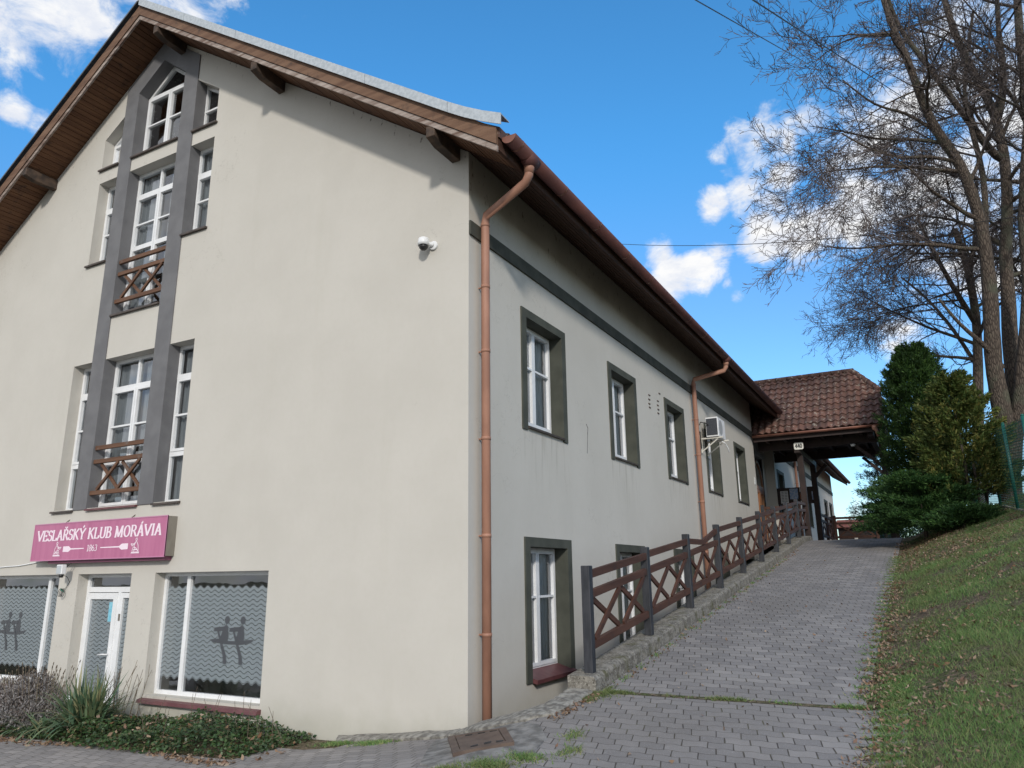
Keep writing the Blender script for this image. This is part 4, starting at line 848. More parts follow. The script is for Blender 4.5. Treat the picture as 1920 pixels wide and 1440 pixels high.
# flood light under the sign
fl = empty('flood_light', (-7.45, 0, 1.80)); tag(fl, 'small white flood light on a black bracket beneath the pink sign', 'lamp')
q = MB(); 
for dx in (-.03, .03): q.tube([(dx+.06, -.0, .10), (dx+.05, -.08, .10), (dx+.0, -.17, .0)], .008, 6)
q.build('bracket', BLACKP, fl)
q = MB(); q.box(-.075, .075, -.25, -.17, -.10, .05); q.build('lamp_head', WHITE, fl, .012); q = MB(); q.box(-.06, .06, -.253, -.2505, -.085, .035); q.build('lens', simple('lamp_glass', (.45, .48, .5), None, rough=.1), fl)
q = MB(); q.tube([(0, -.2, -.1), (.0, -.2, -.15)], [.04, .03], 10); q.build('sensor', BLACKP, fl)
q = MB(); pts = [(.02, -.2, -.1), (.0, -.1, -.14), (-.05, -.02, -.22), (-.13, -.015, -.30)] + [(-.17+.05*math.cos(t), -.02-.004*t, -.38+.06*math.sin(t)) for t in np.linspace(1.2, 19, 40)]; q.tube(pts, .0045, 5); q.build('cable_coil', BLACKP, fl)
q = MB(); q.box(-.26, -.20, -.03, -.02, -.35, -.33); q.tube([(-.25, -.03, -.32), (-.22, -.03, -.35), (-.17, -.03, -.36)], .01, 6); q.build('connector', simple('green_tape', (.02, .25, .16), None, rough=.5), fl)
# security camera
sc = empty('security_camera', (-.58, 0, 5.77)); tag(sc, 'white dome security camera high on the gable wall near the corner', 'camera')
q = MB(); q.tube([(.05, 0, .0), (.05, -.03, .0)], .06, 16); q.tube([(.05, -.03, 0), (-.02, -.11, .02)], .03, 12); q.build('bracket', WHITE, sc, .004)
q = MB(); q.tube([(-.03, -.13, .075), (-.03, -.13, .07), (-.03, -.13, .02), (-.03, -.13, -.03)], [.05, .065, .075, .075], 20); q.build('housing', WHITE, sc)
q = MB(); q.tube([(-.03, -.13, -.03), (-.03, -.13, -.06), (-.03, -.13, -.085), (-.03, -.13, -.095)], [.062, .055, .035, .01], 16); q.build('lens_dome', BLACKP, sc)
# ------------------------------------------------------------------ air conditioner on the side wall (before fourth window)
ac = empty('air_conditioner', (0.33, 10.95, 4.80)); ac.scale = (.88, .88, .88); tag(ac, 'white outdoor air conditioner unit on wall brackets above a side window', 'air conditioner')
q = MB(); q.box(-.17, .17, -.40, .42, 0, .55); q.build('casing', WHITE, ac, .015)
q = MB(); q.box(-.15, .15, -.406, -.398, .04, .51); q.build('side_grille', simple('coil_dark', (.03, .035, .045), None, rough=.6), ac)
q = MB()
for i in range(22): z = .055+i*.0205; q.box(-.15, .15, -.412, -.4065, z, z+.006)
q.build('coil_fins', simple('fin_grey', (.12, .13, .15), None, rough=.5), ac)
q = MB(); q.tube([(.168, -.12, .28), (.178, -.12, .28)], .21, 24); q.build('fan_guard', simple('fan_grey', (.35, .36, .37), None, rough=.5), ac)
for y in (-.33, .33):
    q = MB(); q.box(-.35, .27, y-.02, y+.02, -.045, -.005); q.box(-.35, -.32, y-.02, y+.02, -.42, -.046); q.beam((-.33, y, -.38), (.12, y, -.06), .02, .03); q.build('bracket', simple('bracket_white', (.62, .60, .54), None, rough=.6) if 'bracket_white' not in MATS else MATS['bracket_white'], ac)
q = MB(); q.tube([(-.08, -.36, .3), (-.14, -.52, .38), (-.26, -.58, .40), (-.33, -.5, .3), (-.33, -.42, .05), (-.33, -.38, -.3)], .014, 8); q.build('pipes', BLACKP, ac)
q = MB(); q.tube([(.1, .2, -.05), (.16, .34, -.1), (.2, .48, -.22), (.21, .5, -.33)], .014, 8); q.build('drain_hose', WHITE, ac)
q = MB(); q.tube([(-.35, -.62, .22), (-.28, -.62, .22)], .09, 16); q.build('vent_cap', simple('vent_grey', (.4, .4, .38), None, rough=.6), ac)

# ------------------------------------------------------------------ retaining wall (ledge) of the light well and the timber fence on it
LX0, LX1 = 1.10, 1.43
def ledge_z(y): return ramp_z(y)+.165
q = MB(); ysl = [0.20]+list(np.arange(.6, 17.4, .35))+[17.6]; vs = []
for y in ysl:
    j = rng.uniform(-.008, .008, 4); zt = ledge_z(y)
    vs += [(LX0, y, -.75), (LX0+j[0], y, zt+j[1]), (LX0+.18, y, zt+.006+j[2]), (LX1-.03, y, zt+j[2]), (LX1+j[3], y, zt-.03), (LX1+j[3]*.5, y, ramp_z(y)-.1)]
fs = [(i*6+k, (i+1)*6+k, (i+1)*6+k+1, i*6+k+1) for i in range(len(ysl)-1) for k in range(5)] + [(0, 1, 2, 3, 4, 5), tuple((len(ysl)-1)*6+k for k in (5, 4, 3, 2, 1, 0))]
q.add(vs, fs); rw = q.build('retaining_wall', MOSSC); tag(rw, 'low mossy concrete wall carrying the timber fence beside the ramp', 'wall')
def fence(name, pts_y, X0, zf, label, hgt=1.1, panels=None, kink=None, post_mat=POSTW, dirx=False):
    F = empty(name, (X0, pts_y[0], zf(pts_y[0]))); tag(F, label, 'fence'); off = -Vector(F.location)
    def fb(mb, nm, mat, bev=.004): o = mb.build(nm, mat, F, bev); o.location = off
    def P(t, z, dx=0): return (t, X0+dx, z) if dirx else (X0+dx, t, z)
    for i, y in enumerate(pts_y):
        if kink and y > 17.5: continue
        z = zf(y); q = MB()
        if dirx: q.box(y-.05, y+.05, X0-.05, X0+.05, z-.01, z+hgt)
        else: q.box(X0-.05, X0+.05, y-.05, y+.05, z-.01, z+hgt)
        fb(q, 'post', post_mat, .008)
    for i in range(len(pts_y)-1):
        a, b2 = pts_y[i]+.05, pts_y[i+1]-.05; za, zb = zf(a), zf(b2)
        if kink == i:
            m_ = (a+b2)/2; fb(MB().beam(P(a, za+.99), P(m_, za+1.0), .05, .085), 'rail', FENCEW); fb(MB().beam(P(m_, za+1.0), P(b2, zb+.99), .05, .085), 'rail', FENCEW)
        else: fb(MB().beam(P(a-.03, za+1.0, .012), P(b2+.03, zb+.99, .012), .05, .085), 'rail', FENCEW)
        fb(MB().beam(P(a, za+.79), P(b2, zb+.79), .06, .085), 'rail', FENCEW); fb(MB().beam(P(a, za+.26), P(b2, zb+.26), .06, .085), 'rail', FENCEW)
        m_ = (a+b2)/2
        for t in (a+.05, m_, b2-.05): fb(MB().beam(P(t, zf(t)+.30), P(t, zf(t)+.75), .05, .06) if False else MB().beam(P(t, zf(t)+.30), P(t, zf(t)+.75), .06, .045), 'upright', FENCEW)
        for c, e in ((a+.085, m_-.035), (m_+.035, b2-.085)):
            fb(MB().beam(P(c, zf(c)+.31, .016), P(e, zf(e)+.745, .016), .03, .065), 'brace', FENCEW); fb(MB().beam(P(c, zf(c)+.745, -.018), P(e, zf(e)+.31, -.018), .03, .065), 'brace', FENCEW)
    return F
fence('wooden_fence', [.36+1.958*i for i in range(10)], 1.30, lambda y: ramp_z(y)+.168, 'long brown lattice fence with dark posts climbing beside the paved ramp', kink=2)
fence('wooden_fence', [.08, 1.05], 17.42, lambda x: 2.56, 'short railing across the landing in front of the timber entrance door', dirx=True)
fence('wooden_fence', [21.3, 23.0, 24.6], 1.32, lambda y: 2.56, 'dark railing behind the canopy posts leading back along the clubhouse', post_mat=FENCEW)
fence('wooden_fence', [1.42, 2.9], 24.9, lambda x: 2.62, 'dark lattice fence closing the far end of the paved ramp', post_mat=FENCEW, dirx=True)
q = MB(); q.box(1.45, 2.75, 24.2, 24.5, 2.3, 2.62); o = q.build('low_wall', MOSSC, bevel=.02); tag(o, 'low mossy kerb wall below the far end fence', 'wall')
# notice board
nb = empty('notice_board', (.55, 20.95, 2.55)); tag(nb, 'dark timber notice board with white and blue papers beside the entrance', 'notice board')
q = MB(); q.box(-.65, .78, 0, .06, 1.38, 1.97); q.build('board', CANW, nb, .01)
for x in (-.55, .7): q = MB(); q.box(x-.04, x+.04, .061, .12, 0, 1.9); q.build('leg', CANW, nb)
for (x0, x1, z0, z1, mt) in ((-.44, -.18, 1.42, 1.86, PAPER), (-.12, .16, 1.56, 1.93, PAPB), (.22, .40, 1.80, 1.95, PAPER), (.22, .46, 1.55, 1.74, PAPO), (.22, .44, 1.40, 1.48, PAPER), (.62, .74, 1.5, 1.8, PAPB)):
    q = MB(); q.box(x0, x1, -.006, -.001, z0, z1); p_ = q.build('paper', mt, nb)
    if mt == PAPER and z1-z0 > .3:
        q = MB()
        for i in range(7):
            for k in range(2): q.box(x0+.03+k*.115, x0+.115+k*.115, -.0075, -.0065, z1-.05-i*.055, z1-.03-i*.055)
        q.build('printed_lines', PAPI, p_)
# far end: shed with red roof, pale wall
sx_ = at(1604, 990, 36); fh = empty('garden_shed', (sx_.x, 36, 2.3)); tag(fh, 'dark low shed with reddish roof beyond the far end of the ramp', 'shed')
q = MB(); q.box(-.85, 1.6, 0, 3, -.3, 1.55); q.build('wall', CANW, fh); q = MB(); q.prism([(-.3, 1.5), (1.5, 2.0), (3.3, 1.5)], 0, -1.0, 1.8); q.build('roof', REDROOF, fh); q = MB(); q.box(-.1, .06, -.03, -.002, -.3, 1.0); q.build('door_post', WALLW, fh)

# ------------------------------------------------------------------ green mesh fence on the bank
m, nt, b = newmat('shade_net'); b.inputs['Base Color'].default_value = (.02, .12, .10, 1); b.inputs['Roughness'].default_value = .8; setin(nt, b.inputs['Alpha'], M(nt, 'ADD', .42, M(nt, 'MULTIPLY', noise(nt, coords(nt), 3, 3), .25))); NETM = m
gf = empty('mesh_fence', (6.4, 12.4, ground_z(6.4, 12.4))); tag(gf, 'green wire mesh fence with steel posts on the grass bank', 'fence'); off = -Vector(gf.location)
def ff(mb, nm, mat, **k): o = mb.build(nm, mat, gf, **k); o.location = off
gps = [(6.52, 9.9), (6.40, 12.4), (6.28, 14.9), (6.16, 17.4), (6.04, 19.9), (5.92, 22.4)]
for i, (x, y) in enumerate(gps):
    z = ground_z(x, y); ff(MB().tube([(x, y, z-.1), (x, y, z+1.95)], .034, 10).tube([(x, y, z+1.94), (x, y, z+1.97)], [.038, .02], 10), 'post', GREENM)
    ff(MB().tube([(x+.02, y, z+1.2), (x+.05, y+.75, z-.02)], .02, 8), 'strut', GREENM) if i in (1,) else None
for (x0, y0), (x1, y1) in zip(gps[:-1], gps[1:]):
    q = MB(); z0, z1 = ground_z(x0, y0), ground_z(x1, y1); n = 46; a = Vector((x0, y0, 0)); b2 = Vector((x1, y1, 0)); d_ = (b2-a)
    for i in range(1, n): p = a+d_*i/n; zz = z0+(z1-z0)*i/n; q.beam((p.x, p.y, zz+.08), (p.x, p.y, zz+1.9), .008, .008)
    for k in range(32): h_ = .08+k*.0585; q.beam((x0, y0, z0+h_), (x1, y1, z1+h_), .008, .009 if k % 8 else .016)
    ff(q, 'mesh_panel', GREENM)
    q = MB(); q.beam((x0, y0, z0-.06), (x1, y1, z1-.06), .06, .22); ff(q, 'concrete_base', CONC)
    q = MB(); q.add([(x0+.015, y0, z0+.08), (x1+.015, y1, z1+.08), (x1+.015, y1, z1+1.88), (x0+.015, y0, z0+1.88)], [(0, 1, 2, 3)]); ff(q, 'shade_net', NETM)

# ------------------------------------------------------------------ bare deciduous trees
def frame_rot(d, ang, az):
    o = d.orthogonal().normalized(); b_ = d.cross(o); s_ = (o*math.cos(az)+b_*math.sin(az)); return (d*math.cos(ang)+s_*math.sin(ang)).normalized()
def grow(rnd, out, p, d, L, r, lev, maxlev, dens_):
    n = (8, 6, 5, 3, 2)[min(lev, 4)]; pts = [p.copy()]; rad = [r]; st = L/n; kids = []
    for i in range(n):
        wob = (.085, .12, .14, .15, .15)[min(lev, 4)]
        d = (d + Vector((rnd.gauss(0, wob), rnd.gauss(0, wob), rnd.gauss(0, wob))) + Vector((0, 0, (.01, .03, .07, .06, .05)[min(lev, 4)]*(1 if i > n*.4 else -.4)))).normalized()
        p = p + d*st; pts.append(p.copy()); rad.append(max(r*(1-.82*(i+1)/n), .0062))
    out.append((lev, pts, rad))
    if lev < maxlev:
        nk = max(1, int(L*dens_[lev]*rnd.uniform(.8, 1.2)))
        for k in range(nk):
            t = rnd.uniform(.12, 1.0) if lev else rnd.uniform(.25, 1); i = min(n-1, int(t*n)); f = t*n-i; q = pts[i].lerp(pts[i+1], f); dd = (pts[i+1]-pts[i]).normalized()
            az = rnd.uniform(0, 2*math.pi); nd = frame_rot(dd, R(rnd.uniform(28, 62)), az)
            nl = L*(.52, .48, .46, .45)[min(lev, 3)]*(1.15-.6*t)*rnd.uniform(.7, 1.2); grow(rnd, out, q, nd, max(nl, .12), max(rad[i]*.55, .0072), lev+1, maxlev, dens_)
def tree(name, label, limbs, laterals, seed, group=None, maxlev=4, dens_=(3.3, 5.2, 7.0, 5), base_pt=None, Lmul=1.0, matT=None, minz=0):
    rnd = random.Random(seed); T_ = empty(name, base_pt); tag(T_, label, 'tree', group); off = -Vector(base_pt); trunk = MB(); crown = MB(); out = []
    for pts, r0, r1 in limbs:
        P = []; n = len(pts)
        for i in range(n-1):       # smooth
            for t in (0, .33, .66): P.append(pts[i].lerp(pts[i+1], t))
        P.append(pts[-1]); 
        for _ in range(2): P = [P[0]]+[(P[i-1]+P[i]*2+P[i+1])/4 for i in range(1, len(P)-1)]+[P[-1]]
        rad = [(r0+(r1-r0)*i/(len(P)-1))*(1+rnd.uniform(-.04, .04)) for i in range(len(P))]
        trunk.tube([p+off for p in P], rad, 12)
        nl = laterals; acc = 0
        for i in range(len(P)-1):
            acc += (P[i+1]-P[i]).length*nl
            while acc > 1:
                acc -= 1
                if (i < len(P)*.18 and r0 > .2) or P[i].z < minz: continue
                q = P[i].lerp(P[i+1], rnd.random()); d_ = frame_rot((P[i+1]-P[i]).normalized(), R(rnd.uniform(45, 80)), rnd.uniform(0, 6.28)); d_ = (d_+Vector((-.28, -.1, .05))).normalized()
                grow(rnd, out, q, d_, Lmul*rnd.uniform(2.4, 5.4)*(1-.3*i/len(P)), min(rad[i]*.42, .075), 0, maxlev-1, dens_)
    for lev, pts, rad in out:
        if rad[0] > .035: trunk.tube([p+off for p in pts], rad, 6, caps=False)
        else: crown.tube([p+off for p in pts], rad, 3 if rad[0] < .02 else 4, caps=False, smooth=False)
    trunk.build('trunk', matT or BARK, T_, fix=False); crown.build('crown', TWIG, T_, fix=False)
    return T_, len(out)
def PP(L_, Y0, dY=0): return [at(x, y, Y0+dY*i/(len(L_)-1)) for i, (x, y) in enumerate(L_)]
bp = at(1893, 950, 16.2); 
limbs = [([at(1897, 965, 16.2), at(1893, 880, 16.2), at(1884, 800, 16.1), at(1873, 740, 16), at(1862, 680, 15.9), at(1860, 620, 15.8), at(1855, 530, 15.7), at(1848, 470, 15.5), at(1836, 400, 15.4), at(1802, 307, 15.1), at(1757, 249, 14.8), at(1729, 191, 14.5), at(1705, 120, 14.3), at(1668, 40, 14), at(1640, -60, 13.8)], .27, .07),
         ([at(1897, 880, 16.2), at(1899, 800, 16.3), at(1905, 730, 16.4), at(1893, 640, 16.6), at(1891, 555, 16.8), at(1884, 480, 16.9), at(1890, 400, 17), at(1885, 300, 17.2), at(1867, 213, 17.3), at(1823, 133, 17.4), at(1791, 67, 17.5), at(1768, -10, 17.6), at(1735, -120, 17.7)], .24, .07),
         ([at(1884, 300, 17.2), at(1862, 290, 17.0), at(1815, 225, 16.5), at(1769, 164, 16.0), at(1724, 102, 15.6), at(1684, 53, 15.3), at(1660, -20, 15)], .12, .05),
         ([at(1870, 220, 17.3), at(1879, 190, 17.5), at(1883, 130, 17.8), at(1871, 60, 18), at(1868, -60, 18.3)], .13, .06),
         ([at(1898, 850, 16.3), at(1912, 760, 16.1), at(1920, 660, 15.9), at(1930, 520, 15.6), at(1915, 420, 15.4), at(1925, 250, 15.2), at(1940, 60, 15)], .2, .08),
         ([at(1848, 470, 15.5), at(1848, 330, 16.3), at(1812, 215, 16.6), at(1806, 150, 16.9), at(1825, 20, 17)], .09, .04),
         ([at(1880, 690, 16), at(1845, 645, 15.6), at(1800, 610, 15.3), at(1760, 560, 15)], .08, .03),
         ([at(1800, 305, 15.1), at(1740, 292, 14.5), at(1690, 298, 14.1), at(1630, 280, 13.8), at(1578, 250, 13.6)], .055, .02),
         ([at(1757, 249, 14.8), at(1700, 210, 14.6), at(1640, 200, 14.3), at(1580, 150, 14.1)], .05, .02)]
T1, n1_ = tree('bare_tree', 'tall bare tree with several grey stems leaning left behind the green mesh fence', limbs, 1.25, 11, 'bare trees beyond the fence', base_pt=tuple(bp), minz=9.2)
limbs2 = [([at(1836, 975, 21), at(1834, 800, 21), at(1834, 690, 21), at(1832, 600, 21), at(1815, 500, 21), at(1790, 430, 21)], .19, .10),
          ([at(1832, 610, 21), at(1800, 560, 20.6), at(1765, 500, 20.2), at(1735, 440, 20), at(1720, 410, 19.8)], .10, .04), ([at(1834, 690, 21), at(1790, 620, 21.4), at(1740, 560, 21.6), at(1690, 520, 22)], .07, .03), ([at(1815, 500, 21), at(1840, 430, 21.5), at(1830, 340, 22)], .09, .04)]
T2, n2_ = tree('bare_tree', 'lower bare tree with pale trunk and reddish twigs behind the conifers', limbs2, 2.5, 23, 'bare trees beyond the fence', base_pt=tuple(at(1836, 985, 21)), Lmul=1.0, minz=7.6)
limbs3 = [([at(1990, 900, 19), at(1985, 700, 19), at(1960, 500, 18.8), at(1945, 300, 18.6), at(1915, 120, 18.4), at(1905, -40, 18.2)], .28, .1)]
T3, n3_ = tree('bare_tree', 'bare tree at the right edge whose branches reach into the upper right corner', limbs3, .9, 37, 'bare trees beyond the fence', base_pt=tuple(at(1990, 960, 19)))
print('branches', n1_, n2_, n3_)

# ------------------------------------------------------------------ conifers and shrubs: sprays of small flat pieces
def orient_quads(P, Dv, L, W, curl=0., tip=.25):
    """quads from base P along Dv (unit) length L width W, tapering; returns (N,4,3)"""
    N = len(P); up = rng.normal(size=(N, 3)); sd = np.cross(Dv, up); sd /= np.linalg.norm(sd, axis=1)[:, None]+1e-9
    W = W[:, None]; L = L[:, None]; e = P+Dv*L; mid = P+Dv*L*.55
    return np.stack([P, mid+sd*W/2, e, mid-sd*W/2], 1)
def unit(a): return a/(np.linalg.norm(a, axis=1)[:, None]+1e-9)
def column_conifer(n, hgt, rfun, clump=160, up=.9, L=(.10, .24), W=(.02, .05), spread=.5):
    # clumps (sprays) on a lumpy surface, each filled with leaf-sized pieces
    cz = rng.uniform(0, 1, clump)**.9; ca = rng.uniform(0, 2*math.pi, clump); cr_ = rng.uniform(.35, 1.05, clump)
    C_ = np.stack([np.cos(ca)*rfun(cz)*cr_, np.sin(ca)*rfun(cz)*cr_, cz*hgt], 1)
    out_ = np.stack([np.cos(ca), np.sin(ca), np.full(clump, up)], 1); out_ = unit(out_)
    idx = rng.integers(0, clump, n); t = rng.uniform(0, 1, n)
    sz = spread*(1-.45*cz[idx]); P = C_[idx] + out_[idx]*(t*sz*1.1)[:, None] + rng.normal(size=(n, 3))*(sz*.22*(1.1-t))[:, None]
    Dv = unit(out_[idx]+rng.normal(size=(n, 3))*.45)
    P[:, 2] = np.maximum(P[:, 2], .03)
    return orient_quads(P, Dv, rng.uniform(*L, n), rng.uniform(*W, n))
def conifer(name, label, cat, loc, V, mat, trunkr, h_, extra=None):
    T_ = empty(name, loc); tag(T_, label, cat); quads_obj('foliage', V, mat, 4, T_)
    MB().tube([(0, 0, -.2), (.02, .01, h_*.5), (0, 0, h_*.9)], [trunkr, trunkr*.7, trunkr*.2], 8).build('trunk', BARK, T_)
    if extra: extra(T_)
    return T_
# dense dark column
rf = lambda z: .90*np.interp(z, [0, .12, .35, .6, .78, .9, 1.], [.5, .75, 1., .98, .78, .5, .12])
b0 = Vector((4.84, 16.3, ground_z(4.84, 16.3)))
V = column_conifer(120000, 4.95, rf, 1100, 1.3, (.06, .14), (.012, .028), .50)
conifer('cypress_tree', 'tall dense dark green cypress beside the canopy end', 'tree', b0, V, CONI, .09, 5)
# yellowish thuja, looser
rf2 = lambda z: .95*np.interp(z, [0, .15, .35, .6, .8, 1.], [.45, .85, 1., .85, .55, .12])
b1_ = Vector((5.62, 14.4, ground_z(5.62, 14.4)))
V = column_conifer(60000, 3.5, rf2, 300, .7, (.06, .15), (.018, .042), .52)
V2 = V[V[:, 0, 2] > .55+.35*rng.random(len(V))]
def stems(T_):
    for dx, dy in ((-.12, .05), (.15, -.04), (.3, .1)): MB().tube([(dx, dy, -.1), (dx*1.4, dy, .8), (dx*1.2, dy, 1.8)], [.035, .03, .02], 6).build('stem', BARK, T_)
conifer('thuja_tree', 'yellowish green loose thuja between the dark cypress and the mesh fence', 'tree', b1_, V2, THUJ, .05, 3, stems)
# spreading juniper: layered near-horizontal boughs
def juniper(n, hgt, rad, nb=90):
    ca = rng.uniform(0, 2*math.pi, nb); cz = rng.uniform(.08, 1, nb); L_ = rad*(1.05-.55*cz)*rng.uniform(.6, 1.1, nb); rise = rng.uniform(.12, .55, nb)
    idx = rng.integers(0, nb, n); t = rng.uniform(.25, 1, n)**.7
    r_ = L_[idx]*t; P = np.stack([np.cos(ca[idx])*r_, np.sin(ca[idx])*r_*.85, cz[idx]*hgt*.72+rise[idx]*r_*.55-.10*(t**3)], 1)
    lat = rng.normal(size=(n, 3))*np.array([.13, .13, .055])*(1.25-t)[:, None]*1.3; P += lat
    D_ = np.stack([np.cos(ca[idx]), np.sin(ca[idx]), .35+rise[idx]*.4], 1); Dv = unit(unit(D_)+rng.normal(size=(n, 3))*.42)
    P[:, 2] = np.maximum(P[:, 2], .03); return orient_quads(P, Dv, rng.uniform(.05, .12, n), rng.uniform(.012, .028, n))
b2_ = Vector((4.55, 13.9, ground_z(4.55, 13.9))); conifer('juniper_bush', 'broad spreading green juniper at the right side of the ramp top', 'bush', b2_, juniper(60000, 2.15, 1.75, 150), JUNI, .06, 1)
b3_ = Vector((5.35, 12.9, ground_z(5.35, 12.9))); conifer('juniper_bush', 'low bright green juniper spreading over the leaf litter on the bank', 'bush', b3_, juniper(20000, .6, 1.05, 70), JUNI, .04, .5)
# distant blue-green spruce
def spruce(n, hgt, rad):
    nb = 120; cz = rng.uniform(.05, 1, nb); ca = rng.uniform(0, 6.28, nb); L_ = rad*(1.05-cz)*rng.uniform(.7, 1.1, nb); idx = rng.integers(0, nb, n); t = rng.uniform(.05, 1, n)
    r_ = L_[idx]*t; P = np.stack([np.cos(ca[idx])*r_, np.sin(ca[idx])*r_, cz[idx]*hgt+.25*r_], 1)+rng.normal(size=(n, 3))*.05; Dv = unit(np.stack([np.cos(ca[idx]), np.sin(ca[idx]), np.full(n, .3)], 1)+rng.normal(size=(n, 3))*.5)
    return orient_quads(P, Dv, rng.uniform(.08, .18, n), rng.uniform(.015, .03, n))
conifer('spruce_tree', 'open blue green spruce seen under the canopy beyond the ramp', 'tree', (3.05, 27.5, 2.5), spruce(13000, 4.6, 1.7), SPRU, .08, 4.4)

n = 16000; P = np.stack([rng.uniform(-2.2, 3.6, n), rng.normal(0, .35, n), rng.random(n)*1.25*(1+.12*np.sin(rng.uniform(0, 6, n)))], 1)
hd = empty('hedge', (4.7, 30, 2.45)); tag(hd, 'dark low hedge behind the juniper beyond the top of the ramp', 'hedge'); quads_obj('foliage', orient_quads(P, unit(rng.normal(size=(n, 3))+np.array([0, 0, .6])), rng.uniform(.08, .16, n), rng.uniform(.03, .06, n)), CONI, 4, hd); MB().tube([(0, 0, -.2), (0, 0, .9)], .04, 6).build('stem', BARK, hd)
# ------------------------------------------------------------------ grass, leaf litter, weeds
gzv = np.vectorize(terr_z)
def blades(x, y, h, wd, lean=.35):
    n = len(x); z = gzv(x, y); P = np.stack([x, y, z], 1); a = rng.uniform(0, 6.28, n); s_ = np.stack([np.cos(a), np.sin(a), np.zeros(n)], 1)*(wd/2)[:, None]
    T_ = P + np.stack([rng.normal(0, lean, n)*h, rng.normal(0, lean, n)*h, h], 1); return np.stack([P-s_, P+s_, T_], 1)
def clumpy(x, y):
    return (np.sin(x*2.3+1.1*np.sin(y*1.7))*np.sin(y*2.1+.9*np.sin(x*1.3))+.6*np.sin(x*6.1+y*2.2)*np.sin(y*5.3-x*1.9)+.35*np.sin(x*13.+y*5)*np.sin(y*14.-x*3))
N = 330000; u = rng.random(N); yy = -4.5+20.5*u**1.55; xx = 3.78+rng.random(N)**.85*(3.4+.25*(yy+4.5)*.25)
edge = 4.0+.05*np.sin(yy*2.1)+.045*np.sin(yy*5.7+1)+.05*rng.normal(size=N)+.13*np.clip((1.2-yy)/1.5, 0, 1); cl = clumpy(xx, yy)
keep = (xx > edge) & (cl > -.55+rng.normal(size=N)*.35) & (rng.random(N) < np.clip((xx-edge)*2.2+.25, 0, 1)) & (rng.random(N) < np.where(yy > 9, .45+.55*(xx > 5.3), 1))
xx, yy, cl = xx[keep], yy[keep], cl[keep]; hh = rng.uniform(.018, .05, len(xx))*(1+.6*np.clip(cl, 0, 1))*np.where(np.sin(xx*17+2*np.sin(yy*5))*np.sin(yy*15+xx) > .72, 1.9, 1.)
go = quads_obj('grass', blades(xx, yy, hh, rng.uniform(.003, .007, len(xx))*(1+.05*np.clip(yy, 0, 20)), .6), GRASS, 3); tag(go, 'short patchy green grass on the bank right of the ramp', 'grass', kind='stuff')
# weeds in the joint and along the kerbs
xs1 = rng.uniform(1.5, 4.0, 5200); ys1 = .265+rng.normal(0, .022, 5200)+.012*np.sin(xs1*7); k1 = np.sin(xs1*5.1)+np.sin(xs1*11.7+1)+.9*rng.normal(size=5200) > 1.1; xs1, ys1 = xs1[k1], ys1[k1]
pa = [(1.42, .15, .10, 900), (1.40, -.05, .06, 500), (1.46, .35, .05, 300), (1.62, -1.75, .09, 500), (1.45, -2.0, .10, 800), (1.9, -1.5, .05, 150), (-.9, -.45, .12, 600), (-1.5, -.32, .12, 700), (1.2, -2.2, .10, 500), (1.75, -1.1, .05, 150)] + [(1.49, y, .05, 60) for y in np.arange(.8, 12, .55)] + [(3.92, y, .07, 120) for y in np.arange(.6, 12, .35)] + [(4.17, y, .08, 420) for y in np.arange(-3.2, 1.4, .22)]
ax_ = np.concatenate([xs1]+[rng.normal(a, s_, int(n)) for a, b2, s_, n in pa]); ay_ = np.concatenate([ys1]+[rng.normal(b2, s_*(.6 if s_ > .05 else 1.6), int(n)) for a, b2, s_, n in pa])
ok = ~((ax_ > 1.12) & (ax_ < 1.47) & (ay_ > .2)); ax_, ay_ = ax_[ok], ay_[ok]
V = blades(ax_, ay_, rng.uniform(.015, .04, len(ax_)), rng.uniform(.006, .014, len(ax_)), .9); V[:, :, 2] += .012
wo_ = quads_obj('weeds', V, GRASS, 3); tag(wo_, 'small green weeds and moss growing in the paving joints', 'weeds', kind='stuff')
q = grid_sheet('soil_joint', np.arange(1.46, 4.0, .1), [.225, .26, .31], ground_z, SOIL, .016); tag(q, kind='structure')
# fallen leaves
def leaf_scatter(x, y, s_, off=.02, zfun=gzv):
    n = len(x); P = np.stack([x, y, zfun(x, y)+off*rng.uniform(.6, 1.6, n)], 1); a = rng.uniform(0, 6.28, n); d1 = unit(np.stack([np.cos(a), np.sin(a), rng.normal(0, .45, n)], 1)); d2 = unit(np.cross(d1, rng.normal(size=(n, 3))*.45+np.array([0, 0, 1.])))
    s_ = s_[:, None]; return np.stack([P-d1*s_, P+d2*s_*.55-d1*s_*.1, P+d1*s_*.9+np.array([0, 0, .012]), P-d2*s_*.6+d1*s_*.1], 1)
n = 19000; yl = -4+19*rng.random(n)**1.4; xl = 3.85+rng.random(n)**1.3*3; pil = clumpy(xl*1.2+3, yl*1.1+1) > .3+.5*rng.normal(size=n)*.8; xl, yl = xl[pil], yl[pil]
n2 = 3500; yl2 = rng.uniform(8.5, 14, n2); xl2 = 4.0+rng.random(n2)*2.3
xa_ = np.concatenate([xl, xl2, rng.uniform(1.47, 1.62, 260), rng.uniform(1.5, 3.9, 110), rng.normal(1.42, .05, 160), rng.normal(4.0, .10, 1500)]); ya_  = np.concatenate([yl, yl2, rng.uniform(.3, 14, 260), rng.uniform(-2, 12, 110), rng.uniform(-.75, .15, 160), rng.uniform(-3.5, 8, 1500)]); xa_[-1500:] += .12*np.clip((1.2-ya_[-1500:])/1.5, 0, 1)
V = leaf_scatter(xa_, ya_, rng.uniform(.009, .030, len(xa_)), .022); lo = quads_obj('fallen_leaves', V, DLEAF, 4); tag(lo, 'dry brown fallen leaves scattered over grass and paving', 'leaves', kind='stuff')

